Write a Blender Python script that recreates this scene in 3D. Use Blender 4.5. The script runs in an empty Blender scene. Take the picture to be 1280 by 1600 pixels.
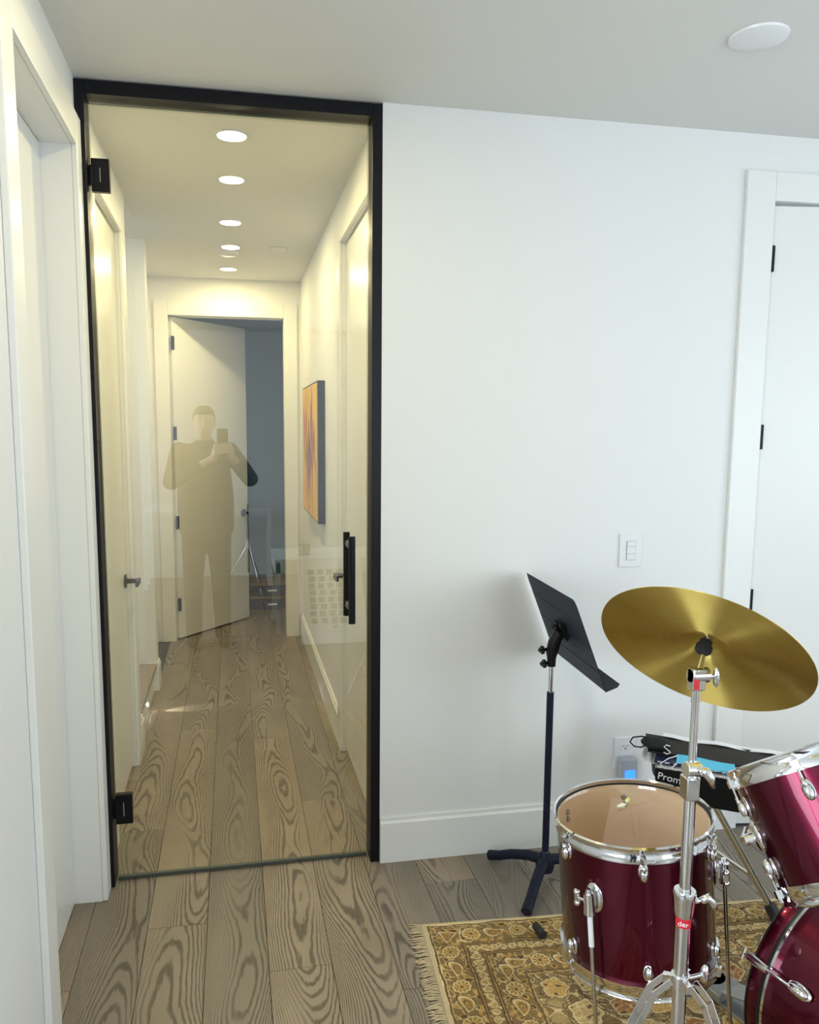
import bpy, bmesh, math, random
import numpy as np
from mathutils import Vector, Matrix, Quaternion
random.seed(7)
S = bpy.context.scene
COL = S.collection
PI = math.pi
V = Vector

# ------------------------------------------------------------------ camera
yaw, pit, rol = 0.19059, 0.125, 0.00522
fpx, cxp, cyp = 1238.17, 602.25, 826.07
cam_d = bpy.data.cameras.new('camera')
cam = bpy.data.objects.new('camera', cam_d)
COL.objects.link(cam)
F = V((math.sin(yaw), math.cos(yaw), 0)); R0 = V((math.cos(yaw), -math.sin(yaw), 0)); U = V((0, 0, 1))
fw = F * math.cos(pit) - U * math.sin(pit); u2 = U * math.cos(pit) + F * math.sin(pit)
r3 = R0 * math.cos(rol) + u2 * math.sin(rol); u3 = u2 * math.cos(rol) - R0 * math.sin(rol)
M = Matrix((( r3.x, u3.x, -fw.x, 0), (r3.y, u3.y, -fw.y, 0), (r3.z, u3.z, -fw.z, 1.64), (0, 0, 0, 1)))
cam.matrix_world = M
cam_d.sensor_fit = 'VERTICAL'
cam_d.sensor_height = 32.0
cam_d.lens = 32.0 * fpx / 1600
cam_d.shift_x = (640 - cxp) / 1600
cam_d.shift_y = (cyp - 800) / 1600
cam_d.clip_start = 0.01
S.camera = cam

# ------------------------------------------------------------------ light, exposure
w = bpy.data.worlds.new('world'); S.world = w; w.use_nodes = True
w.node_tree.nodes['Background'].inputs[0].default_value = (0.75, 0.86, 1.0, 1)
w.node_tree.nodes['Background'].inputs[1].default_value = 1.0
S.view_settings.view_transform = 'Standard'
S.view_settings.look = 'None'
S.view_settings.exposure = 0.08
S.view_settings.gamma = 1.0
S.view_settings.use_curve_mapping = False

def area(name, loc, target, sx, sy, power, col):
    l = bpy.data.lights.new(name, 'AREA'); l.shape = 'RECTANGLE'; l.size = sx; l.size_y = sy
    l.energy = power; l.color = col
    o = bpy.data.objects.new(name, l); COL.objects.link(o); o.location = loc
    d = (V(target) - V(loc)).normalized()
    o.rotation_euler = d.to_track_quat('-Z', 'Y').to_euler()
    return o
DAY = (0.82, 0.92, 1.0)
area('daylight_back_window', (2.55, -3.46, 1.55), (2.55, 0, 1.55), 1.3, 1.7, 75, DAY)
area('daylight_right_window', (3.66, 0.55, 1.5), (0, 0.55, 1.5), 3.1, 1.5, 42, DAY)
area('daylight_left_window', (-2.66, -1.1, 1.55), (0, -1.1, 1.55), 3.0, 1.6, 165, DAY)
area('daylight_stair_window', (-2.2, 4.55, 2.3), (-0.4, 4.55, 1.0), 0.7, 0.7, 9, (0.75, 0.9, 1.0))
area('daylight_far_room', (2.3, 7.9, 1.6), (0.2, 8.0, 1.2), 0.9, 1.0, 3.4, (0.45, 0.75, 1.0))

# ------------------------------------------------------------------ materials
MAT = {}
def new_mat(name):
    m = bpy.data.materials.new(name); m.use_nodes = True; MAT[name] = m
    return m, m.node_tree, m.node_tree.nodes['Principled BSDF']
def nd(t, typ, **kw):
    n = t.nodes.new(typ)
    for k, v in kw.items():
        if k.startswith('i_'):
            key = k[2:]; key = int(key) if key.isdigit() else key.replace('_', ' ')
            n.inputs[key].default_value = v
        else: setattr(n, k, v)
    return n
def mth(t, op, a, b=None, c=None, clamp=False):
    n = t.nodes.new('ShaderNodeMath'); n.operation = op; n.use_clamp = clamp
    for i, v in enumerate((a, b, c)):
        if v is None: continue
        if isinstance(v, (int, float)): n.inputs[i].default_value = v
        else: t.links.new(v, n.inputs[i])
    return n.outputs[0]
def mixc(t, fac, a, b):
    n = t.nodes.new('ShaderNodeMix'); n.data_type = 'RGBA'
    for s, v in ((n.inputs[0], fac), (n.inputs[6], a), (n.inputs[7], b)):
        if isinstance(v, (tuple, list)): s.default_value = (*v, 1) if len(v) == 3 else v
        elif isinstance(v, (int, float)): s.default_value = v
        else: t.links.new(v, s)
    return n.outputs[2]
def simple(name, col, rough=0.5, metal=0.0, noise=0.04, scale=30, bump=0.0, coat=0.0, **kw):
    m, t, b = new_mat(name)
    b.inputs['Roughness'].default_value = rough; b.inputs['Metallic'].default_value = metal
    if coat: b.inputs['Coat Weight'].default_value = coat; b.inputs['Coat Roughness'].default_value = 0.04
    for k, v in kw.items(): b.inputs[k.replace('_', ' ')].default_value = v
    tc = nd(t, 'ShaderNodeTexCoord'); nz = nd(t, 'ShaderNodeTexNoise', i_Scale=scale, i_Detail=3.0)
    t.links.new(tc.outputs['Object'], nz.inputs['Vector'])
    dark = tuple(c * (1 - noise * 2) for c in col); lite = tuple(min(1, c * (1 + noise)) for c in col)
    t.links.new(mixc(t, nz.outputs['Fac'], dark, lite), b.inputs['Base Color'])
    if bump:
        bp = nd(t, 'ShaderNodeBump', i_Strength=bump, i_Distance=0.002)
        t.links.new(nz.outputs['Fac'], bp.inputs['Height']); t.links.new(bp.outputs[0], b.inputs['Normal'])
    return m
def emis(name, col, strength):
    m, t, b = new_mat(name)
    b.inputs['Base Color'].default_value = (*col, 1)
    b.inputs['Emission Color'].default_value = (*col, 1); b.inputs['Emission Strength'].default_value = strength
    return m

simple('wall_paint', (0.80, 0.80, 0.79), 0.6, noise=0.006, scale=160, bump=0.05)
simple('ceiling_paint', (0.74, 0.74, 0.72), 0.75, noise=0.006, scale=160, bump=0.05)
simple('trim_paint', (0.82, 0.82, 0.80), 0.32, noise=0.005, scale=40)
simple('door_paint', (0.80, 0.80, 0.78), 0.30, noise=0.005, scale=40)
simple('black_metal', (0.006, 0.006, 0.010), 0.38, noise=0.1, Specular_IOR_Level=0.22)
simple('black_powder', (0.008, 0.011, 0.026), 0.5, noise=0.08, scale=200, bump=0.1, Specular_IOR_Level=0.22)
simple('black_plastic', (0.008, 0.008, 0.010), 0.35, noise=0.1, Specular_IOR_Level=0.35)
simple('rubber', (0.012, 0.012, 0.013), 0.65, noise=0.1, scale=90)
simple('chrome', (0.80, 0.81, 0.83), 0.07, 1.0, noise=0.03, scale=8)
simple('chrome_worn', (0.62, 0.62, 0.60), 0.2, 1.0, noise=0.12, scale=60)
simple('steel_grey', (0.42, 0.43, 0.42), 0.35, 0.8, noise=0.1, scale=40)
simple('white_plastic', (0.80, 0.80, 0.82), 0.3, noise=0.01)
simple('line_grey', (0.45, 0.45, 0.48), 0.5)
simple('grey_plastic', (0.42, 0.45, 0.50), 0.35)
simple('felt', (0.012, 0.012, 0.012), 0.95, noise=0.2, scale=300)
simple('vinyl_black', (0.007, 0.007, 0.009), 0.42, Specular_IOR_Level=0.25, noise=0.15, scale=90, bump=0.15)
simple('paper_white', (0.88, 0.88, 0.90), 0.7, noise=0.01)
simple('book_navy', (0.018, 0.02, 0.07), 0.35, noise=0.2, scale=30)
simple('folder_brown', (0.020, 0.016, 0.012), 0.5, noise=0.15, scale=20, Specular_IOR_Level=0.2)
simple('book_black', (0.006, 0.006, 0.007), 0.45, Specular_IOR_Level=0.25)
simple('mask_blue', (0.12, 0.55, 0.78), 0.75, noise=0.05, scale=90, bump=0.2)
simple('mask_black', (0.01, 0.01, 0.011), 0.85, noise=0.15, scale=160)
simple('wire_steel', (0.75, 0.76, 0.8), 0.2, 1.0)
simple('red_badge', (0.62, 0.02, 0.035), 0.4)
simple('plug_yellow', (0.80, 0.76, 0.25), 0.5)
simple('plug_cream', (0.86, 0.82, 0.62), 0.5)
simple('skin', (0.68, 0.47, 0.37), 0.5, noise=0.05, scale=40)
simple('hair', (0.03, 0.022, 0.016), 0.7, noise=0.3, scale=200)
simple('sweater', (0.035, 0.037, 0.045), 0.9, noise=0.15, scale=200, bump=0.3)
simple('trousers', (0.022, 0.026, 0.04), 0.85, noise=0.15, scale=200, bump=0.2)
simple('shoe', (0.03, 0.03, 0.03), 0.5)
simple('phone_black', (0.012, 0.012, 0.014), 0.15)
simple('lens_glass', (0.004, 0.004, 0.01), 0.03)
simple('canvas_edge', (0.006, 0.006, 0.010), 0.6, Specular_IOR_Level=0.2)
simple('shelf_wood', (0.20, 0.13, 0.05), 0.5, noise=0.2, scale=14)
simple('box_dark', (0.012, 0.013, 0.045), 0.4, noise=0.1)
simple('photo_tan', (0.30, 0.25, 0.16), 0.5, noise=0.35, scale=60)
simple('tread_wood', (0.30, 0.24, 0.16), 0.4, noise=0.15, scale=20)
simple('subfloor', (0.045, 0.035, 0.028), 0.8)
simple('teal_wall', (0.24, 0.40, 0.43), 0.7, noise=0.01)
simple('concrete_out', (0.5, 0.5, 0.5), 0.8)
simple('fringe_yarn', (0.62, 0.50, 0.31), 0.9, noise=0.15, scale=120)
simple('rug_edge', (0.60, 0.48, 0.30), 0.9, noise=0.1, scale=400, bump=0.3)
emis('lamp_disc', (1.0, 0.90, 0.66), 26.0)
emis('blue_glow', (0.02, 0.12, 1.0), 3.2)
emis('step_led', (1.0, 0.95, 0.85), 40.0)

# maroon metallic lacquer
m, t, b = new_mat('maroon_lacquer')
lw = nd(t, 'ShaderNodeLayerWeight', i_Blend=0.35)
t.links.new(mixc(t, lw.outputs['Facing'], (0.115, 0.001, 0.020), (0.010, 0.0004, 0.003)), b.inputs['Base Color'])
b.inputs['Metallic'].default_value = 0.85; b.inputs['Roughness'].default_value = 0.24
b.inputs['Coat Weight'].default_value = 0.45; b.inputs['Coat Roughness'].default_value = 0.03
# maple inside the shell
m, t, b = new_mat('maple_inside')
tc = nd(t, 'ShaderNodeTexCoord'); mp = nd(t, 'ShaderNodeMapping'); mp.inputs['Scale'].default_value = (6, 6, 40)
nz = nd(t, 'ShaderNodeTexNoise', i_Scale=1.6, i_Detail=4.0, i_Distortion=0.6)
t.links.new(tc.outputs['Object'], mp.inputs[0]); t.links.new(mp.outputs[0], nz.inputs['Vector'])
t.links.new(mixc(t, nz.outputs['Fac'], (0.82, 0.58, 0.39), (0.93, 0.74, 0.54)), b.inputs['Base Color'])
b.inputs['Roughness'].default_value = 0.5

# thin clear glass: Schlick reflection on the outer faces, tinted straight-through transmission
def clear_mat(name, tint, base, power=5.0, rough=0.0, diffuse=0.0, dcol=(0.9, 0.8, 0.7)):
    m = bpy.data.materials.new(name); m.use_nodes = True; MAT[name] = m
    t = m.node_tree; t.nodes.clear()
    out = nd(t, 'ShaderNodeOutputMaterial'); tr = nd(t, 'ShaderNodeBsdfTransparent'); tr.inputs[0].default_value = (*tint, 1)
    gl = nd(t, 'ShaderNodeBsdfGlossy'); gl.inputs['Roughness'].default_value = rough
    lw = nd(t, 'ShaderNodeLayerWeight', i_Blend=0.5)
    geo = nd(t, 'ShaderNodeNewGeometry')
    fr = mth(t, 'MULTIPLY_ADD', mth(t, 'POWER', lw.outputs['Facing'], power), 1 - base, base, clamp=True)
    fr = mth(t, 'MULTIPLY', fr, mth(t, 'SUBTRACT', 1.0, geo.outputs['Backfacing']))
    mx = nd(t, 'ShaderNodeMixShader'); t.links.new(fr, mx.inputs[0])
    src = tr.outputs[0]
    if diffuse:
        df = nd(t, 'ShaderNodeBsdfTranslucent'); df.inputs[0].default_value = (*dcol, 1)
        m2 = nd(t, 'ShaderNodeMixShader', i_0=diffuse); t.links.new(tr.outputs[0], m2.inputs[1]); t.links.new(df.outputs[0], m2.inputs[2])
        src = m2.outputs[0]
    t.links.new(src, mx.inputs[1]); t.links.new(gl.outputs[0], mx.inputs[2]); t.links.new(mx.outputs[0], out.inputs[0])
    return m
clear_mat('door_glass', (0.985, 0.985, 0.955), 0.185)
clear_mat('window_glass', (0.98, 0.99, 0.99), 0.06)
clear_mat('drum_film', (0.97, 0.96, 0.93), 0.05, diffuse=0.03)
clear_mat('print_glazing', (0.99, 0.99, 0.99), 0.05)
simple('seal_grey', (0.06, 0.075, 0.065), 0.35)
simple('glass_edge', (0.10, 0.16, 0.13), 0.2)

# cerused oak planks
m, t, b = new_mat('oak_plank')
tc = nd(t, 'ShaderNodeTexCoord'); oi = nd(t, 'ShaderNodeObjectInfo')
off = nd(t, 'ShaderNodeCombineXYZ')
t.links.new(mth(t, 'MULTIPLY', oi.outputs['Random'], 37.0), off.inputs[0]); t.links.new(mth(t, 'MULTIPLY', oi.outputs['Random'], 91.0), off.inputs[1]); t.links.new(mth(t, 'MULTIPLY', oi.outputs['Random'], 13.0), off.inputs[2])
def stretched(sx, sy, scale, detail, dist=0.0, rough=0.5):
    mp = nd(t, 'ShaderNodeMapping'); mp.inputs['Scale'].default_value = (sx, sy, 1.0)
    t.links.new(tc.outputs['Object'], mp.inputs[0])
    ad = nd(t, 'ShaderNodeVectorMath', operation='ADD'); t.links.new(mp.outputs[0], ad.inputs[0]); t.links.new(off.outputs[0], ad.inputs[1])
    nz = nd(t, 'ShaderNodeTexNoise', i_Scale=scale, i_Detail=detail, i_Distortion=dist, i_Roughness=rough)
    t.links.new(ad.outputs[0], nz.inputs['Vector']); return nz.outputs['Fac']
wander = stretched(0.6, 1.1, 1.0, 1.0, 0.0, 0.4)
slow = stretched(1.6, 0.85, 1.0, 1.3, 0.0, 0.4)
wob = stretched(30, 9, 1.0, 2.0)
fib = stretched(420, 9, 1.0, 2.0)
mott = stretched(6, 4, 1.0, 3.0)
gs = nd(t, 'ShaderNodeSeparateXYZ'); t.links.new(tc.outputs['Generated'], gs.inputs[0])
xc = mth(t, 'ADD', mth(t, 'SUBTRACT', gs.outputs[0], 0.5), mth(t, 'MULTIPLY', mth(t, 'SUBTRACT', wander, 0.5), 1.9))
xc2 = mth(t, 'MULTIPLY', xc, xc)
ph = mth(t, 'ADD', mth(t, 'MULTIPLY', xc2, 27.0), mth(t, 'MULTIPLY', slow, 30.0))
ph = mth(t, 'ADD', ph, mth(t, 'ADD', mth(t, 'MULTIPLY', wob, 0.9), mth(t, 'MULTIPLY', fib, 0.35)))
sn = mth(t, 'SINE', mth(t, 'MULTIPLY', ph, 2 * PI))
rmp = nd(t, 'ShaderNodeMapRange', i_1=0.0, i_2=0.85); t.links.new(sn, rmp.inputs[0])
mask = nd(t, 'ShaderNodeMapRange', i_1=0.38, i_2=0.52, i_3=0.28, i_4=1.0); t.links.new(stretched(7, 0.9, 1.0, 1.0), mask.inputs[0])
g = mth(t, 'MULTIPLY', rmp.outputs[0], mask.outputs[0])
g = mth(t, 'ADD', mth(t, 'MULTIPLY', g, mth(t, 'MULTIPLY_ADD', fib, 0.9, 0.5)), mth(t, 'MULTIPLY', mth(t, 'SUBTRACT', fib, 0.45), 0.5), clamp=True)
base = mixc(t, mott, (0.25, 0.19, 0.132), (0.45, 0.365, 0.27))
grey = mixc(t, mth(t, 'MULTIPLY', mth(t, 'FRACT', mth(t, 'MULTIPLY', oi.outputs['Random'], 7.31)), 0.85), base, (0.20, 0.175, 0.145))
colr = mixc(t, mth(t, 'MULTIPLY', g, 0.85), grey, (0.070, 0.055, 0.044))
t.links.new(colr, b.inputs['Base Color'])
b.inputs['Roughness'].default_value = 0.42
bp = nd(t, 'ShaderNodeBump', i_Strength=0.15, i_Distance=0.001); bp.invert = True
t.links.new(g, bp.inputs['Height']); t.links.new(bp.outputs[0], b.inputs['Normal'])

# brushed cymbal bronze, lathed round its axis
m, t, b = new_mat('cymbal_bronze')
tc = nd(t, 'ShaderNodeTexCoord'); sep = nd(t, 'ShaderNodeSeparateXYZ'); t.links.new(tc.outputs['Object'], sep.inputs[0])
rad = mth(t, 'SQRT', mth(t, 'ADD', mth(t, 'MULTIPLY', sep.outputs[0], sep.outputs[0]), mth(t, 'MULTIPLY', sep.outputs[1], sep.outputs[1])))
cb = nd(t, 'ShaderNodeCombineXYZ'); t.links.new(mth(t, 'MULTIPLY', rad, 260.0), cb.inputs[0])
nr = nd(t, 'ShaderNodeTexNoise', i_Scale=1.0, i_Detail=3.0); t.links.new(cb.outputs[0], nr.inputs['Vector'])
nb = nd(t, 'ShaderNodeTexNoise', i_Scale=9.0, i_Detail=3.0, i_Distortion=1.2); t.links.new(tc.outputs['Object'], nb.inputs['Vector'])
c1 = mixc(t, nr.outputs['Fac'], (0.58, 0.44, 0.09), (0.88, 0.74, 0.28))
c2 = mixc(t, nb.outputs['Fac'], (0.55, 0.38, 0.10), (1.0, 1.0, 1.0))
mm = nd(t, 'ShaderNodeMix', data_type='RGBA', blend_type='MULTIPLY'); mm.inputs[0].default_value = 0.5
t.links.new(c1, mm.inputs[6]); t.links.new(c2, mm.inputs[7]); t.links.new(mm.outputs[2], b.inputs['Base Color'])
b.inputs['Metallic'].default_value = 1.0; b.inputs['Roughness'].default_value = 0.44; b.inputs['Anisotropic'].default_value = 1.0; b.inputs['Anisotropic Rotation'].default_value = 0.25
tg = nd(t, 'ShaderNodeTangent', direction_type='RADIAL', axis='Z'); t.links.new(tg.outputs[0], b.inputs['Tangent'])
bp = nd(t, 'ShaderNodeBump', i_Strength=0.12, i_Distance=0.0006); t.links.new(nr.outputs['Fac'], bp.inputs['Height']); t.links.new(bp.outputs[0], b.inputs['Normal'])

# abstract canvas: red and dark strokes on amber
m, t, b = new_mat('abstract_paint')
tc = nd(t, 'ShaderNodeTexCoord')
def st(sy, sz, det, seed):
    mp = nd(t, 'ShaderNodeMapping'); mp.inputs['Scale'].default_value = (1, sy, sz); mp.inputs['Location'].default_value = (seed, seed * 2, 0)
    t.links.new(tc.outputs['Object'], mp.inputs[0]); nz = nd(t, 'ShaderNodeTexNoise', i_Scale=1.0, i_Detail=det); t.links.new(mp.outputs[0], nz.inputs['Vector']); return nz.outputs['Fac']
sep = nd(t, 'ShaderNodeSeparateXYZ'); t.links.new(tc.outputs['Object'], sep.inputs[0])
yy = mth(t, 'DIVIDE', sep.outputs[1], 0.33); zz = mth(t, 'DIVIDE', sep.outputs[2], 0.33)
rr = mth(t, 'SQRT', mth(t, 'ADD', mth(t, 'MULTIPLY', yy, yy), mth(t, 'MULTIPLY', zz, zz)))
core = mth(t, 'SUBTRACT', 1.25, rr)
amber = mixc(t, st(7, 3, 4, 1.0), (0.78, 0.36, 0.012), (0.88, 0.62, 0.06))
def stroke(noise, thr, k): return mth(t, 'MULTIPLY', mth(t, 'SUBTRACT', mth(t, 'ADD', noise, mth(t, 'MULTIPLY', core, 0.22)), thr), k, clamp=True)
c = mixc(t, stroke(st(15, 2.6, 3, 5.0), 0.575, 16.0), amber, (0.42, 0.03, 0.008))
c = mixc(t, stroke(st(19, 3.0, 2, 9.0), 0.69, 18.0), c, (0.04, 0.03, 0.05))
c = mixc(t, stroke(st(28, 4.0, 2, 14.0), 0.80, 20.0), c, (0.85, 0.75, 0.55))
t.links.new(c, b.inputs['Base Color']); b.inputs['Roughness'].default_value = 0.45

# printed rug: colour attribute painted below
m, t, b = new_mat('rug_print')
at = nd(t, 'ShaderNodeVertexColor', layer_name='print')
tc = nd(t, 'ShaderNodeTexCoord'); nz = nd(t, 'ShaderNodeTexNoise', i_Scale=420.0, i_Detail=2.0); t.links.new(tc.outputs['Object'], nz.inputs['Vector'])
mm = nd(t, 'ShaderNodeMix', data_type='RGBA', blend_type='MULTIPLY'); mm.inputs[0].default_value = 0.35
t.links.new(at.outputs[0], mm.inputs[6]); t.links.new(nz.outputs['Fac'], mm.inputs[7]); t.links.new(mm.outputs[2], b.inputs['Base Color'])
b.inputs['Roughness'].default_value = 0.9
bp = nd(t, 'ShaderNodeBump', i_Strength=0.3, i_Distance=0.001); t.links.new(nz.outputs['Fac'], bp.inputs['Height']); t.links.new(bp.outputs[0], b.inputs['Normal'])

# ------------------------------------------------------------------ mesh helpers
FR = {}
def fix(v): return V(v)
def box(bm, x0, x1, y0, y1, z0, z1):
    vs = [bm.verts.new((x, y, z)) for x in (x0, x1) for y in (y0, y1) for z in (z0, z1)]
    for f in ((0, 1, 3, 2), (4, 6, 7, 5), (0, 4, 5, 1), (2, 3, 7, 6), (0, 2, 6, 4), (1, 5, 7, 3)):
        bm.faces.new([vs[i] for i in f])
    return bm
def obox(bm, c, ax, ay, az, sx, sy, sz):
    c = V(c); ax = V(ax).normalized() * sx / 2; ay = V(ay).normalized() * sy / 2; az = V(az).normalized() * sz / 2
    vs = [bm.verts.new(c + ax * i + ay * j + az * k) for i in (-1, 1) for j in (-1, 1) for k in (-1, 1)]
    for f in ((0, 1, 3, 2), (4, 6, 7, 5), (0, 4, 5, 1), (2, 3, 7, 6), (0, 2, 6, 4), (1, 5, 7, 3)):
        bm.faces.new([vs[i] for i in f])
    return bm
def frame_of(d):
    d = V(d).normalized(); a = d.orthogonal().normalized()
    return a, d.cross(a)
def cyl(bm, p0, p1, r0, r1=None, seg=20, caps=True):
    p0, p1 = V(p0), V(p1); r1 = r0 if r1 is None else r1
    a, b_ = frame_of(p1 - p0)
    rings = []
    for p, r in ((p0, r0), (p1, r1)):
        rings.append([bm.verts.new(p + (a * math.cos(2 * PI * i / seg) + b_ * math.sin(2 * PI * i / seg)) * r) for i in range(seg)])
    for i in range(seg):
        bm.faces.new([rings[0][i], rings[0][(i + 1) % seg], rings[1][(i + 1) % seg], rings[1][i]])
    if caps:
        bm.faces.new(rings[0][::-1]); bm.faces.new(rings[1])
    return bm
def tube(bm, pts, r, seg=12, closed=False):
    pts = [V(p) for p in pts]; n = len(pts); rs = r if isinstance(r, (list, tuple)) else [r] * n
    d0 = (pts[1] - pts[0]).normalized(); a = d0.orthogonal().normalized(); rings = []
    for i, p in enumerate(pts):
        if closed: d = (pts[(i + 1) % n] - pts[i - 1]).normalized()
        elif i == 0: d = d0
        elif i == n - 1: d = (pts[-1] - pts[-2]).normalized()
        else: d = ((pts[i + 1] - p).normalized() + (p - pts[i - 1]).normalized()).normalized()
        a = (a - d * a.dot(d)).normalized(); b_ = d.cross(a)
        rings.append([bm.verts.new(p + (a * math.cos(2 * PI * k / seg) + b_ * math.sin(2 * PI * k / seg)) * rs[i]) for k in range(seg)])
    for i in range(n if closed else n - 1):
        A, B = rings[i], rings[(i + 1) % n]
        for k in range(seg): bm.faces.new([A[k], A[(k + 1) % seg], B[(k + 1) % seg], B[k]])
    if not closed:
        bm.faces.new(rings[0][::-1]); bm.faces.new(rings[-1])
    return bm
def lathe(bm, prof, seg=48, o=(0, 0, 0), ax=(0, 0, 1), closed=False):
    o = V(o); ax = V(ax).normalized(); a, b_ = frame_of(ax); rings = []
    for r, z in prof:
        if r < 1e-6: rings.append([bm.verts.new(o + ax * z)])
        else: rings.append([bm.verts.new(o + ax * z + (a * math.cos(2 * PI * i / seg) + b_ * math.sin(2 * PI * i / seg)) * r) for i in range(seg)])
    n = len(rings)
    for j in range(n if closed else n - 1):
        A, B = rings[j], rings[(j + 1) % n]
        for i in range(seg):
            k = (i + 1) % seg
            if len(A) == 1 and len(B) == 1: continue
            if len(A) == 1: bm.faces.new([A[0], B[k], B[i]])
            elif len(B) == 1: bm.faces.new([A[i], A[k], B[0]])
            else: bm.faces.new([A[i], A[k], B[k], B[i]])
    return bm
def ball(bm, c, r, sx=1, sy=1, sz=1, seg=16, rot=None):
    g = bmesh.ops.create_uvsphere(bm, u_segments=seg, v_segments=max(6, seg // 2), radius=r)
    mt = Matrix.Diagonal((sx, sy, sz, 1))
    if rot is not None: mt = rot.to_matrix().to_4x4() @ mt
    bmesh.ops.transform(bm, matrix=Matrix.Translation(V(c)) @ mt, verts=g['verts'])
    return bm
def capsule(bm, p0, p1, r0, r1, seg=16):
    ball(bm, p0, r0, seg=seg); ball(bm, p1, r1, seg=seg); cyl(bm, p0, p1, r0, r1, seg)
    return bm
def prism(bm, pts, axis, d0, d1):
    # pts: 2D outline, extruded along axis (0,1,2) between d0 and d1
    def P(p, d):
        q = list(p); q.insert(axis, d); return q
    A = [bm.verts.new(P(p, d0)) for p in pts]; B = [bm.verts.new(P(p, d1)) for p in pts]; n = len(pts)
    bm.faces.new(A[::-1]); bm.faces.new(B)
    for i in range(n): bm.faces.new([A[i], A[(i + 1) % n], B[(i + 1) % n], B[i]])
    return bm
def nb_(): return bmesh.new()

def obj(name, bm, mat, parent=None, smooth=False, bevel=0, world=True, mats=None, keep=False, tri=None, **props):
    me = bpy.data.meshes.new(name)
    if not keep: bmesh.ops.recalc_face_normals(bm, faces=bm.faces)
    fr = FR.get(parent.name) if parent else None
    if fr is not None and world: bmesh.ops.transform(bm, matrix=fr.inverted(), verts=bm.verts)
    bm.to_mesh(me); bm.free()
    for mm_ in (mats or [mat]): me.materials.append(MAT[mm_])
    o = bpy.data.objects.new(name, me); COL.objects.link(o)
    if parent: o.parent = parent; FR[o.name] = FR.get(parent.name, Matrix.Identity(4))
    if smooth: me.shade_smooth() if smooth is True else me.shade_smooth()
    if smooth == 'auto' or (smooth and bevel): 
        try: me.set_sharp_from_angle(angle=math.radians(35))
        except Exception: pass
    if bevel:
        bv = o.modifiers.new('bevel', 'BEVEL'); bv.width = bevel; bv.segments = 2; bv.limit_method = 'ANGLE'; bv.angle_limit = math.radians(40)
    for k, v in props.items(): o[{'cat': 'category'}.get(k, k)] = v
    return o
def thing(name, label, cat, loc=(0, 0, 0), quat=None, group=None, kind=None):
    o = bpy.data.objects.new(name, None); COL.objects.link(o); o.empty_display_size = 0.05
    o.location = loc; mt = Matrix.Translation(V(loc))
    if quat is not None:
        o.rotation_mode = 'QUATERNION'; o.rotation_quaternion = quat; mt = mt @ quat.to_matrix().to_4x4()
    FR[o.name] = mt
    o['label'] = label; o['category'] = cat
    if group: o['group'] = group
    if kind: o['kind'] = kind
    return o
def struct(name, bm, mat, label, cat, parent=None, **kw):
    if parent is None: return obj(name, bm, mat, None, kind='structure', label=label, cat=cat, **kw)
    return obj(name, bm, mat, parent, **kw)

# ------------------------------------------------------------------ room shell
XL, XR, YB, YF, CZ = -0.473, 3.60, -3.40, 2.80, 2.74
HL, HR, HE = -0.486, 0.53, 6.19
b = nb_(); box(b, -2.75, 3.75, -3.55, 9.3, CZ, CZ + 0.12)
struct('ceiling', b, 'ceiling_paint', 'smooth off-white painted ceiling over the room and the hallway', 'ceiling')
b = nb_(); box(b, -2.75, 3.75, -3.55, 9.3, -0.12, -0.014)
floor = struct('floor', b, 'subfloor', 'grey-brown wide plank oak floor running from the room into the hallway', 'floor')
# front wall right of the glass door, with a door opening
D3a, D3b, D3z = 2.028, 2.85, 2.502
b = nb_(); box(b, 0.524, D3a, YF, 2.95, 0, CZ); box(b, D3b, XR + 0.15, YF, 2.95, 0, CZ); box(b, D3a, D3b, YF, 2.95, D3z, CZ)
struct('wall_front', b, 'wall_paint', 'white wall right of the glass door, behind the music stand', 'wall')
# left wall with the recessed door near the camera
b = nb_(); box(b, XL - 0.14, XL, 2.735, 2.95, 0, CZ); box(b, XL - 0.14, XL, 1.2, 1.965, 0, CZ); box(b, XL - 0.14, XL, 1.965, 2.735, 2.525, CZ)
struct('wall_left', b, 'wall_paint', 'white side wall with a recessed door, left of the glass door', 'wall')
b = nb_(); box(b, -2.6, XL - 0.14, 1.2, 1.34, 0, CZ)
struct('wall_left_return', b, 'wall_paint', 'white wall stub closing the left bay of the room', 'wall')
def wall_with_window(name, axis, pos, th, a0, a1, w0, w1, z0, z1, label):
    b = nb_()
    def bx(p, q, r, s):
        if axis == 'y': box(b, p, q, min(pos, pos + th), max(pos, pos + th), r, s)
        else: box(b, min(pos, pos + th), max(pos, pos + th), p, q, r, s)
    bx(a0, w0, 0, CZ); bx(w1, a1, 0, CZ); bx(w0, w1, 0, z0); bx(w0, w1, z1, CZ)
    return struct(name, b, 'wall_paint', label, 'wall')
wall_with_window('wall_back', 'y', YB, -0.12, -2.75, 3.75, 1.9, 3.2, 0.70, 2.40, 'white wall with a wide window, behind the camera')
wall_with_window('wall_right', 'x', XR, 0.12, YB, YF, -1.0, 2.1, 0.75, 2.25, 'white wall with a window, right of the drum kit')
wall_with_window('wall_far_left', 'x', -2.6, -0.12, YB, 1.34, -2.6, 0.4, 0.75, 2.35, 'white wall with a window, left bay of the room')
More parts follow.
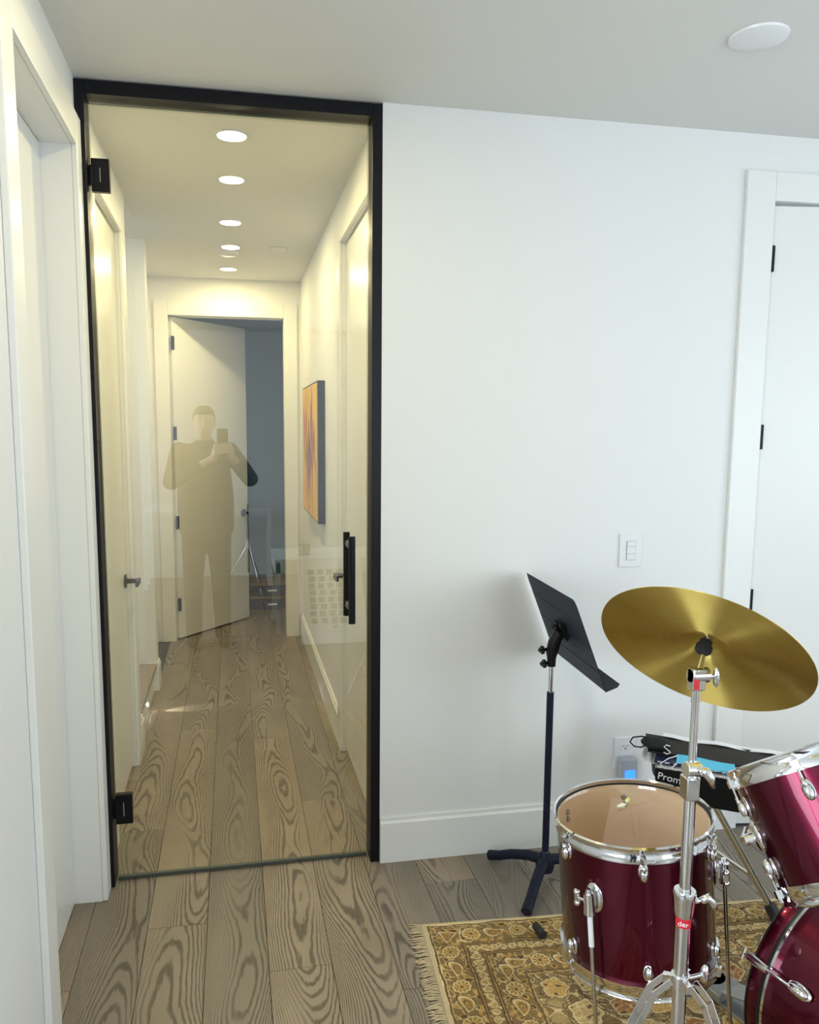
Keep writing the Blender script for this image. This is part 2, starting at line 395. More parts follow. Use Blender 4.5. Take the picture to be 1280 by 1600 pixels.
def window(name, axis, pos, w0, w1, z0, z1, n, label):
    root = thing(name, label, 'window', (0, 0, 0), kind='structure')
    b = nb_()
    def bx(p, q, r, s, d=0.05):
        if axis == 'y': box(b, p, q, pos - d, pos + d, r, s)
        else: box(b, pos - d, pos + d, p, q, r, s)
    bx(w0, w0 + 0.05, z0, z1); bx(w1 - 0.05, w1, z0, z1); bx(w0 + 0.05, w1 - 0.05, z0, z0 + 0.05); bx(w0 + 0.05, w1 - 0.05, z1 - 0.05, z1)
    for i in range(1, n):
        c = w0 + (w1 - w0) * i / n; bx(c - 0.03, c + 0.03, z0 + 0.05, z1 - 0.05)
    obj('window_frame', b, 'trim_paint', root)
    for i in range(n):
        b = nb_(); p = w0 + (w1 - w0) * i / n + 0.045; q = w0 + (w1 - w0) * (i + 1) / n - 0.045; bx(p, q, z0 + 0.045, z1 - 0.045, 0.003)
        obj('pane', b, 'window_glass', root)
window('window_1', 'y', YB - 0.05, 1.9, 3.2, 0.70, 2.40, 2, 'wide two-pane window in the wall behind the camera')
window('window_2', 'x', XR + 0.05, -1.0, 2.1, 0.75, 2.25, 3, 'three-pane window in the wall right of the drum kit')
window('window_3', 'x', -2.65, -2.6, 0.4, 0.75, 2.35, 3, 'three-pane window in the left bay of the room')

# hallway walls
DLa, DLb, DRa, DRb, DZ = 3.13, 3.86, 3.04, 3.86, 2.515
b = nb_(); box(b, HL - 0.12, HL, 2.95, DLa, 0, CZ); box(b, HL - 0.12, HL, DLb + 0.01, 4.10, 0, CZ); box(b, HL - 0.12, HL, DLa, DLb + 0.01, DZ + 0.01, CZ); box(b, -2.3, HL - 0.12, 3.98, 4.10, 0, CZ)
struct('wall_hall_left', b, 'wall_paint', 'white hallway wall with a closet door, left side behind the glass', 'wall')
b = nb_(); box(b, HR, HR + 0.12, 2.95, DRa, 0, CZ); box(b, HR, HR + 0.12, DRb + 0.01, HE, 0, CZ); box(b, HR, HR + 0.12, DRa, DRb + 0.01, DZ + 0.01, CZ)
struct('wall_hall_right', b, 'wall_paint', 'white hallway wall carrying the orange painting', 'wall')
b = nb_(); box(b, -2.3, -0.489, 5.015, 5.13, 0, CZ); box(b, -0.72, -0.60, 5.13, HE, 0, CZ)
struct('wall_stub', b, 'wall_paint', 'white wall stub beyond the stair opening in the hallway', 'wall')
b = nb_(); box(b, -2.42, -2.3, 3.98, 5.13, 0, CZ)
struct('wall_stair', b, 'wall_paint', 'white wall closing the stairwell off the hallway', 'wall')
EO0, EO1, EOZ = -0.45, 0.40, 2.467
b = nb_(); box(b, -1.2, EO0, HE, HE + 0.12, 0, CZ); box(b, EO1, 2.6, HE, HE + 0.12, 0, CZ); box(b, EO0, EO1, HE, HE + 0.12, EOZ, CZ)
struct('wall_hall_end', b, 'wall_paint', 'white end wall of the hallway around the open door', 'wall')
b = nb_(); box(b, -1.2, 2.6, 9.0, 9.12, 0, CZ); box(b, -1.32, -1.2, HE, 9.12, 0, CZ); box(b, 2.6, 2.72, HE, 9.12, 0, CZ)
struct('wall_far_room', b, 'teal_wall', 'dim teal wall of the room beyond the open hallway door', 'wall')

# floor planks
PW = 0.1925
ends = {-3: [2.272], -2: [3.2, 5.55], -1: [2.53, 4.30, 5.95], 0: [1.35, 2.95 - .6, 4.65], 1: [2.25, 4.10, 5.8], 2: [1.6, 3.35, 4.72, 6.4], 3: [2.1, 4.0], 4: [2.62, 4.4], 5: [1.9], 6: [2.45]}
ends[0] = [1.2, 4.65, 6.3]
shared = {}
for k in range(-14, 20):
    x0 = -0.111 + (k) * PW
    es = list(ends.get(k, []))
    ylo, yhi = YB, (YF if (x0 > 0.75 or x0 < -0.62) else 9.0)
    if x0 < -0.62 and x0 > -2.35: yhi = 5.1
    if x0 + PW < -0.5 and x0 < -0.62: pass
    if x0 > 3.6 or x0 < -2.75: continue
    lo = min(es) if es else random.uniform(0.6, 2.2); es = es or [lo]
    y = lo
    while y > ylo + 1.2:
        y -= random.uniform(1.3, 2.1); es.append(y)
    y = max(es)
    while y < yhi - 1.0:
        y += random.uniform(1.3, 2.1); es.append(y)
    es = sorted([e for e in es if ylo < e < yhi]); es = [ylo] + es + [yhi]
    for a_, c_ in zip(es[:-1], es[1:]):
        if c_ - a_ < 0.05: continue
        b = nb_(); g_ = 0.0007; z_ = random.uniform(-0.0004, 0.0)
        x1_ = min(x0 + PW, 3.6); x0_ = max(x0, -2.6)
        for (za, zb, i_) in ((-0.013, z_ - 0.0012, 0.0),):
            box(b, x0_ + g_, x1_ - g_, a_ + g_, c_ - g_, za, zb)
        # eased top
        e_ = 0.0016
        vs = [b.verts.new(p) for p in ((x0_ + g_, a_ + g_, z_ - 0.0012), (x1_ - g_, a_ + g_, z_ - 0.0012), (x1_ - g_, c_ - g_, z_ - 0.0012), (x0_ + g_, c_ - g_, z_ - 0.0012))]
        vt = [b.verts.new(p) for p in ((x0_ + g_ + e_, a_ + g_ + e_, z_), (x1_ - g_ - e_, a_ + g_ + e_, z_), (x1_ - g_ - e_, c_ - g_ - e_, z_), (x0_ + g_ + e_, c_ - g_ - e_, z_))]
        b.faces.new(vt)
        for i in range(4): b.faces.new([vs[i], vs[(i + 1) % 4], vt[(i + 1) % 4], vt[i]])
        obj('plank', b, 'oak_plank', floor)

# baseboards (eased top)
def base_x(name, x0, x1, y, label, d=-1, h=0.176, th=0.016):
    b = nb_(); prism(b, [(y, 0), (y + d * th, 0), (y + d * th, h - 0.02), (y + d * th * 0.55, h - 0.012), (y + d * th * 0.55, h), (y, h)], 0, x0, x1)
    return struct(name, b, 'trim_paint', label, 'baseboard')
def base_y(name, y0, y1, x, label, d=1, h=0.176, th=0.016):
    b = nb_(); pts = [(x, 0), (x + d * th, 0), (x + d * th, h - 0.02), (x + d * th * 0.55, h - 0.012), (x + d * th * 0.55, h), (x, h)]
    A = [b.verts.new((p[0], y0, p[1])) for p in pts]; B = [b.verts.new((p[0], y1, p[1])) for p in pts]
    b.faces.new(A); b.faces.new(B)
    for i in range(6): b.faces.new([A[i], A[(i + 1) % 6], B[(i + 1) % 6], B[i]])
    return struct(name, b, 'trim_paint', label, 'baseboard')
base_x('baseboard_front', 0.5245, 1.905, YF, 'tall white baseboard right of the glass door')
base_y('baseboard_hall_right', 3.97, HE - 0.02, HR, 'tall white baseboard under the painting in the hallway', d=-1)
base_x('baseboard_stub', -0.545, -0.474, 5.015, 'short white baseboard end beside the stair')
base_y('baseboard_stub_side', 5.0, 5.13, -0.489, 'white baseboard return beyond the stair in the hallway', d=1, th=0.015)
base_y('baseboard_recess', 5.13, HE - 0.02, -0.60, 'white baseboard in the recess before the open door', d=1, th=0.014)
base_y('baseboard_hall_left', 3.97, 4.10, HL, 'short white baseboard piece before the stair', d=1)
base_y('baseboard_right', -3.38, 2.78, XR, 'white baseboard along the wall right of the drum kit', d=-1)

# casings (flat, eased)
def casing_y(name, x, d, y0, y1, z, wd, th, label, head_over=0.0, near=True, far=True):
    """casing on a wall of constant x around an opening y0..y1"""
    root = thing(name, label, 'casing', (x, (y0 + y1) / 2, 0), kind='structure')
    def pc(n, a, c, e, f):
        b = nb_(); box(b, min(x, x + d * th), max(x, x + d * th), a, c, e, f); obj(n, b, 'trim_paint', root, bevel=0.003)
    if near: pc('side_casing', y0 - wd[0], y0, 0, z + 0.10)
    if far: pc('side_casing', y1, y1 + wd[1], 0, z + 0.10)
    pc('head_casing', y0, y1, z, z + 0.10)
    return root
def casing_x(name, y, x0, x1, z, wl, wr, th, label):
    root = thing(name, label, 'casing', ((x0 + x1) / 2, y, 0), kind='structure')
    def pc(n, a, c, e, f):
        b = nb_(); box(b, a, c, y - th, y, e, f); obj(n, b, 'trim_paint', root, bevel=0.003)
    pc('side_casing', x0 - wl, x0, 0, z + 0.105); pc('side_casing', x1, x1 + wr, 0, z + 0.105); pc('head_casing', x0, x1, z, z + 0.105)
    return root
casing_y('trim_1', XL, 1, 1.98, 2.72, 2.51, (0.10, 0.078), 0.018, 'white casing round the recessed door left of the glass door')
casing_x('trim_2', YF, D3a, D3b, D3z, 0.12, 0.12, 0.018, 'white casing round the door behind the cymbal')
casing_y('trim_3', HL, 1, DLa, DLb, DZ, (0.10, 0.10), 0.016, 'white casing round the closet door in the hallway')
casing_y('trim_4', HR, -1, DRa, DRb, DZ, (0.085, 0.10), 0.016, 'white casing round the hallway door right behind the glass')
casing_x('trim_5', HE, EO0, EO1, EOZ, 0.10, 0.10, 0.016, 'white casing round the open door at the hallway end')
# jambs
b = nb_()
box(b, -0.63, XL, 2.72, 2.735, 0, 2.51); box(b, -0.63, XL, 1.965, 1.98, 0, 2.51); box(b, -0.63, XL, 1.98, 2.72, 2.51, 2.525)
struct('trim_6', b, 'trim_paint', 'deep white jamb of the recessed door left of the glass door', 'jamb')

# ------------------------------------------------------------------ doors
def lever(parent, c, nrm, along, reach=0.105):
    """round rose, neck and flat lever; c on the door face, nrm outward, along = lever direction"""
    c, nrm, along = V(c), V(nrm).normalized(), V(along).normalized()
    up = nrm.cross(along)
    b = nb_(); cyl(b, c, c + nrm * 0.009, 0.033, 0.031, 28); cyl(b, c + nrm * 0.008, c + nrm * 0.062, 0.012, 0.011, 16)
    obox(b, c + nrm * 0.064 + along * (reach / 2 - 0.012), along, nrm, up, reach, 0.014, 0.026)
    return obj('lever_handle', b, 'black_metal', parent, smooth='auto', bevel=0.002)
def hinge(parent, c, axis_d, leafn, h=0.095):
    """barrel hinge: knuckle cylinder and leaf"""
    c = V(c); b = nb_()
    cyl(b, c - V((0, 0, h / 2)), c + V((0, 0, h / 2)), 0.007, None, 12)
    obox(b, c + V(axis_d) * 0.008, axis_d, leafn, (0, 0, 1), 0.018, 0.004, h)
    return obj('hinge', b, 'black_metal', parent)

# recessed door left (near the camera)
d = thing('door_2', 'plain white slab door recessed in the wall left of the glass door', 'door', (-0.58, 2.35, 0), kind='structure')
b = nb_(); box(b, -0.605, -0.565, 1.983, 2.717, 0.006, 2.507); obj('door_slab', b, 'door_paint', d, bevel=0.002)
# front wall door, slightly ajar behind the cymbal
hx, hy = D3a + 0.006, YF - 0.002
ang = -math.radians(8.0)
q = Quaternion((0, 0, 1), ang)
d = thing('door_3', 'plain white slab door standing slightly ajar behind the cymbal', 'door', (hx, hy, 0), q, kind='structure')
b = nb_(); box(b, 0.0, 0.805, 0.0, 0.04, 0.012, D3z - 0.015); obj('door_slab', b, 'door_paint', d, world=False, bevel=0.002)
b = nb_(); c_ = V((0.74, 0, 0.95)); cyl(b, c_, c_ + V((0, -0.009, 0)), 0.033, 0.031, 28); cyl(b, c_, c_ + V((0, -0.05, 0)), 0.011, None, 16); box(b, 0.63, 0.752, -0.059, -0.047, 0.939, 0.961)
obj('lever_handle', b, 'black_metal', d, world=False, bevel=0.002)
for z in (2.292, 1.617, 0.962, 0.30):
    b = nb_(); cyl(b, (-0.003, -0.008, z - 0.048), (-0.003, -0.008, z + 0.048), 0.0075, None, 12); box(b, -0.010, 0.010, -0.010, -0.0005, z - 0.048, z + 0.048)
    obj('hinge', b, 'black_metal', d, world=False)
# hallway closet door, left
d = thing('door_4', 'white closet door with a black lever, left side of the hallway', 'door', (HL - 0.02, DLa, 0), kind='structure')
b = nb_(); box(b, HL - 0.055, HL - 0.018, DLa + 0.004, DLb - 0.004, 0.012, DZ - 0.004); obj('door_slab', b, 'door_paint', d, bevel=0.002)
lever(d, (HL - 0.018, 3.80, 0.93), (1, 0, 0), (0, -1, 0), 0.10)
for z in (2.305, 1.61, 0.915, 0.20):
    b = nb_(); cyl(b, (HL - 0.014, DLa + 0.003, z - 0.048), (HL - 0.014, DLa + 0.003, z + 0.048), 0.006, None, 12); obj('hinge', b, 'black_metal', d)
# hallway door, right
d = thing('door_5', 'white door with a black lever, right side of the hallway behind the pull handle', 'door', (HR + 0.02, DRa, 0), kind='structure')
b = nb_(); box(b, HR + 0.018, HR + 0.055, DRa + 0.004, DRb - 0.004, 0.012, DZ - 0.004); obj('door_slab', b, 'door_paint', d, bevel=0.002)
lever(d, (HR + 0.018, 3.80, 0.925), (-1, 0, 0), (0, -1, 0), 0.10)
for z in (2.305, 1.64, 0.95, 0.22):
    b = nb_(); cyl(b, (HR + 0.014, DRa + 0.003, z - 0.048), (HR + 0.014, DRa + 0.003, z + 0.048), 0.006, None, 12); obj('hinge', b, 'black_metal', d)
# jamb pieces of both hallway doors
b = nb_(); box(b, HL - 0.06, HL, DLb, DLb + 0.01, 0, DZ); box(b, HL - 0.06, HL, DLa, DLb, DZ, DZ + 0.01)
struct('trim_7', b, 'trim_paint', 'white jamb of the hallway closet door', 'jamb')
b = nb_(); box(b, HR, HR + 0.06, DRb, DRb + 0.01, 0, DZ); box(b, HR, HR + 0.06, DRa, DRb, DZ, DZ + 0.01)
struct('trim_8', b, 'trim_paint', 'white jamb of the right hallway door', 'jamb')
# open door at the hallway end
ax, ay = -0.442, 6.235
fa = math.atan2(6.874 - ay, 0.116 - ax)
q = Quaternion((0, 0, 1), fa)
d = thing('door_6', 'white door standing half open at the end of the hallway', 'door', (ax, ay, 0), q, kind='structure')
b = nb_(); box(b, 0, 0.835, -0.02, 0.02, 0.012, EOZ - 0.006); obj('door_slab', b, 'door_paint', d, world=False, bevel=0.002)
b = nb_(); c_ = V((0.775, -0.02, 0.93)); cyl(b, c_, c_ + V((0, -0.009, 0)), 0.033, 0.031, 28); cyl(b, c_, c_ + V((0, -0.05, 0)), 0.011, None, 16); box(b, 0.69, 0.787, -0.078, -0.066, 0.919, 0.941)
obj('lever_handle', b, 'black_metal', d, world=False, bevel=0.002)
for z in (2.27, 1.60, 0.92, 0.28):
    b = nb_(); box(b, -0.012, 0.020, -0.026, -0.0205, z - 0.05, z + 0.05); cyl(b, (-0.004, -0.026, z - 0.05), (-0.004, -0.026, z + 0.05), 0.008, None, 12)
    obj('hinge', b, 'black_metal', d, world=False)
b = nb_(); cyl(b, (0.02, 6.90, 0), (0.02, 6.90, 0.05), 0.022, 0.012, 16)
o = obj('door_stop', b, 'rubber', label='small black rubber door stop under the half-open door', cat='door stop', smooth='auto')

# black metal frame and glass door
fr = thing('trim_9', 'black metal frame from floor to ceiling round the glass door', 'frame', (0.02, 2.84, 0), kind='structure')
b = nb_(); box(b, -0.476, -0.443, 2.80, 2.89, 0, 2.735); obj('side_frame', b, 'black_metal', fr, bevel=0.0015)
b = nb_(); box(b, 0.489, 0.524, 2.80, 2.89, 0, 2.735); obj('side_frame', b, 'black_metal', fr, bevel=0.0015)
b = nb_(); box(b, -0.443, 0.489, 2.80, 2.89, 2.693, 2.735); obj('head_frame', b, 'black_metal', fr, bevel=0.0015)
ga = math.radians(-0.35)
q = Quaternion((0, 0, 1), -ga) @ Quaternion((1, 0, 0), math.radians(-0.15))
d = thing('door_1', 'frameless clear glass door with black hinges and a black pull bar', 'door', (-0.436, 2.845, 0), q, kind='structure')
GW = 0.918
b = nb_(); box(b, 0, GW, 0, 0.010, 0.014, 2.686); obj('glass_pane', b, 'door_glass', d, world=False, mats=['door_glass', 'glass_edge'])
me = [o for o in d.children][0] if d.children else None
gp = [o for o in bpy.data.objects if o.name.startswith('glass_pane')][0]
for p in gp.data.polygons:
    if abs(p.normal.y) < 0.5: p.material_index = 1
b = nb_(); box(b, 0.0, GW, -0.003, 0.013, 0.004, 0.0145); obj('bottom_seal', b, 'seal_grey', d, world=False)
for z0, z1 in ((2.408, 2.512), (0.218, 0.329)):
    b = nb_(); box(b, 0.0, 0.058, -0.008, 0.018, z0, z1); box(b, -0.006, 0.004, -0.010, 0.022, z0 + 0.022, z1 - 0.022)
    hg = obj('hinge', b, 'black_metal', d, world=False, bevel=0.002)
    b = nb_(); box(b, 0.027, 0.029, -0.0088, -0.007, z0 + 0.03, z1 - 0.03)
    obj('cover_seam', b, 'line_grey', hg, world=False)
b = nb_(); xh = 0.852
cyl(b, (xh, -0.062, 0.937), (xh, -0.062, 1.256), 0.0125, None, 24); obj('pull_bar', b, 'black_metal', d, world=False, smooth='auto')
b = nb_(); cyl(b, (xh, 0.072, 0.937), (xh, 0.072, 1.256), 0.0125, None, 24); obj('pull_bar', b, 'black_metal', d, world=False, smooth='auto')
for z in (0.99, 1.22):
    b = nb_(); cyl(b, (xh, -0.055, z), (xh, 0.065, z), 0.006, None, 14); cyl(b, (xh, -0.004, z), (xh, 0.0, z), 0.014, None, 18); cyl(b, (xh, 0.010, z), (xh, 0.014, z), 0.014, None, 18)
    obj('mounting_post', b, 'steel_grey', d, world=False, smooth='auto')

# ------------------------------------------------------------------ ceiling fixtures
def ceiling_lamp(x, y, power, label, group):
    r = thing('recessed_lamp', label, 'lamp', (x, y, CZ), group=group)
    b = nb_(); lathe(b, [(0.064, 0.0), (0.064, -0.006), (0.055, -0.006), (0.053, -0.001), (0.053, 0.0)], 40, (x, y, CZ)); obj('trim_ring', b, 'white_plastic', r, smooth='auto')
    b = nb_(); cyl(b, (x, y, CZ - 0.004), (x, y, CZ - 0.001), 0.053, None, 40); obj('diffuser', b, 'lamp_disc', r)
    l = bpy.data.lights.new('lamp_light', 'AREA'); l.shape = 'DISK'; l.size = 0.10; l.energy = power; l.color = (1.0, 0.865, 0.47)
    lo = bpy.data.objects.new('lamp_light', l); COL.objects.link(lo); lo.parent = r; lo.location = (0, 0, -0.008)
    return r
HP = 9.5
ceiling_lamp(0.02, 3.21, HP, 'lit recessed ceiling lamp of the hallway, nearest the glass door', 'hallway ceiling lamps')
ceiling_lamp(0.013, 4.51, HP, 'lit recessed ceiling lamp of the hallway, the middle one before the smoke detector', 'hallway ceiling lamps')
ceiling_lamp(-0.003, 5.79, HP, 'lit recessed ceiling lamp of the hallway, nearest the open door', 'hallway ceiling lamps')
ceiling_lamp(0.03, 1.975, 5.0, 'lit recessed ceiling lamp of the room, near the glass door', 'room ceiling lamps')
ceiling_lamp(0.04, 0.67, 5.0, 'lit recessed ceiling lamp of the room, above the person', 'room ceiling lamps')
r = thing('smoke_detector', 'round white smoke detector on the hallway ceiling between two lamps', 'smoke detector', (0.004, 5.17, CZ))
b = nb_(); lathe(b, [(0, -0.040), (0.045, -0.040), (0.058, -0.034), (0.060, -0.016)], 40, (0.004, 5.17, CZ)); obj('body', b, 'white_plastic', r, smooth='auto')
b = nb_(); lathe(b, [(0.066, -0.014), (0.068, 0.0), (0.052, 0.0), (0.052, -0.014)], 40, (0.004, 5.17, CZ), closed=True); obj('mounting_ring', b, 'white_plastic', r, smooth='auto')
r = thing('ceiling_cover_plate', 'small flat round cover plate on the hallway ceiling right of the smoke detector', 'cover plate', (0.305, 5.085, CZ))
b = nb_(); lathe(b, [(0, -0.009), (0.038, -0.009), (0.048, -0.003), (0.05, 0)], 36, (0.305, 5.085, CZ)); obj('plate', b, 'white_plastic', r, smooth='auto')
b = nb_(); lathe(b, [(0.050, -0.003), (0.0535, 0), (0.050, 0)], 36, (0.305, 5.085, CZ)); obj('gasket', b, 'line_grey', r)
b = nb_(); lathe(b, [(0, -0.012), (0.068, -0.011), (0.078, -0.006), (0.080, 0)], 48, (1.475, 2.142, CZ))
obj('round_ceiling_plate', b, 'white_plastic', smooth='auto', label='plain white round plate on the ceiling above the drum kit', cat='ceiling plate')

# ------------------------------------------------------------------ switch and outlet
r = thing('light_switch', 'white light switch plate on the wall above the cymbal', 'switch', (1.506, 2.8, 1.18))
b = nb_(); box(b, 1.458, 1.553, 2.793, 2.7999, 1.115, 1.245); obj('wall_plate', b, 'white_plastic', r, bevel=0.003)
b = nb_(); box(b, 1.487, 1.524, 2.7905, 2.7935, 1.142, 1.218); obj('rocker_frame', b, 'line_grey', r)
for z0, z1 in ((1.1435, 1.1655), (1.167, 1.195), (1.1965, 1.2165)):
    b = nb_(); box(b, 1.4885, 1.5225, 2.789, 2.7925, z0, z1); obj('rocker', b, 'white_plastic', r, bevel=0.0008)
r = thing('wall_outlet', 'white power outlet plate on the wall left of the drum throne', 'outlet', (1.519, 2.8, 0.365))
b = nb_(); box(b, 1.474, 1.564, 2.794, 2.7999, 0.296, 0.427); obj('wall_plate', b, 'white_plastic', r, bevel=0.003)
b = nb_(); box(b, 1.502, 1.536, 2.792, 2.7945, 0.374, 0.400); obj('socket_face', b, 'white_plastic', r)
b = nb_()
box(b, 1.511, 1.513, 2.7912, 2.7922, 0.386, 0.395); box(b, 1.525, 1.527, 2.7912, 2.7922, 0.386, 0.395); cyl(b, (1.519, 2.7912, 0.380), (1.519, 2.7922, 0.380), 0.003, None, 10)
obj('slot', b, 'black_plastic', r)
r = thing('night_light', 'grey plug-in night light glowing blue in the wall outlet', 'night light', (1.519, 2.79, 0.30))
b = nb_(); box(b, 1.484, 1.556, 2.752, 2.793, 0.262, 0.352); obj('body', b, 'grey_plastic', r, bevel=0.008)
b = nb_(); box(b, 1.500, 1.545, 2.7495, 2.7525, 0.270, 0.306); obj('glow_panel', b, 'blue_glow', r, bevel=0.004)

# ------------------------------------------------------------------ hallway painting, stair
r = thing('canvas_painting', 'orange abstract canvas with red and dark strokes on the right hallway wall', 'painting', (0.49, 5.08, 1.50))
b = nb_(); box(b, 0.484, 0.488, 4.62, 5.56, 1.095, 1.905)
pa = obj('painted_canvas', b, 'abstract_paint', r)
b = nb_(); box(b, 0.488, 0.53, 4.60, 5.58, 1.085, 1.915); obj('canvas_frame', b, 'canvas_edge', r)
r = thing('staircase', 'wooden stair tread rising left off the hallway', 'stairs', (-0.56, 4.56, 0))
for i in range(4):
    x1_ = -0.490 - i * 0.27; z_ = 0.176 * (i + 1)
    b = nb_(); box(b, x1_ - 0.29, x1_, 4.11, 5.01, z_ - 0.032, z_); obj('tread', b, 'tread_wood', r, bevel=0.004)
    b = nb_(); box(b, x1_ - 0.04, x1_ - 0.02, 4.11, 5.01, z_ - 0.176, z_ - 0.032); obj('riser', b, 'trim_paint', r)
b = nb_(); cyl(b, (-0.505, 4.62, 0.045), (-0.511, 4.62, 0.045), 0.008, None, 16)
o = obj('step_lamp', b, 'step_led', label='tiny round step lamp shining on the floor under the stair tread', cat='lamp')
l = bpy.data.lights.new('step_lamp_light', 'SPOT'); l.energy = 7.0; l.spot_size = math.radians(30); l.spot_blend = 0.5; l.shadow_soft_size = 0.01; l.color = (1, 0.96, 0.88)
lo = bpy.data.objects.new('step_lamp_light', l); COL.objects.link(lo); lo.location = (-0.498, 4.62, 0.045)
lo.rotation_euler = (V((0.22, 0.02, -0.045))).normalized().to_track_quat('-Z', 'Y').to_euler()

# far room: low shelf with dark boxes
r = thing('low_shelf', 'low wooden shelf unit in the dim room beyond the open door', 'shelf', (0.4, 7.2, 0))
for z_ in (0.004, 0.13, 0.25):
    b = nb_(); box(b, -0.25, 1.3, 7.02, 7.35, z_, z_ + 0.022); obj('shelf_board', b, 'shelf_wood', r)
for x_ in (-0.27, 1.3):
    b = nb_(); box(b, x_, x_ + 0.02, 7.02, 7.35, 0, 0.272); obj('side_panel', b, 'shelf_wood', r)
labs = ['%s dark blue flat box on the %s row of the low shelf' % (a_, r_) for r_ in ('upper', 'lower') for a_ in ('leftmost', 'second from left', 'third from left', 'rightmost')]
for j, z_ in enumerate((0.153, 0.027)):
    for i, x_ in enumerate((-0.2, 0.17, 0.55, 0.92)):
        b = nb_(); box(b, x_, x_ + 0.33, 7.04, 7.32, z_, z_ + 0.085)
        bx_ = obj('storage_box', b, 'box_dark', None, bevel=0.003, label=labs[j * 4 + i], cat='box', group='dark boxes on the low shelf')
        b = nb_(); box(b, x_ + 0.12, x_ + 0.2, 7.036, 7.04, z_ + 0.04, z_ + 0.055); obj('label_tab', b, 'paper_white', bx_)

# ------------------------------------------------------------------ rug
ru, rv, rc = V((0.998, -0.0635, 0)).normalized(), V((-0.0635, -0.998, 0)).normalized(), V((0.589, 2.386, 0))
RW, RL = 2.05, 1.35
quat = Matrix(((ru.x, -rv.x, 0), (ru.y, -rv.y, 0), (0, 0, 1))).to_quaternion()
rug = thing('patterned_rug', 'ochre and brown floral printed rug with fringed edge under the drum kit', 'rug', rc, quat)
b = nb_(); box(b, 0, RW, -RL, 0, 0.0002, 0.0045); obj('rug_body', b, 'rug_edge', rug, world=False, bevel=0.001)
us = np.concatenate([np.arange(0.012, 1.55, 0.0025), np.arange(1.55, RW - 0.01, 0.03)])
vs_ = np.concatenate([np.arange(0.008, 0.66, 0.0025), np.arange(0.66, RL - 0.01, 0.03)])
UU, VV = np.meshgrid(us, vs_)
rng = np.random.RandomState(3)
def snoise(x, y, f, n=9, seed=0):
    rg = np.random.RandomState(seed); s = 0
    for _ in range(n):
        a = rg.uniform(0, 2 * PI); k = f * rg.uniform(0.6, 1.5); s = s + np.sin(k * (x * math.cos(a) + y * math.sin(a)) + rg.uniform(0, 6.28))
    return s / math.sqrt(n)
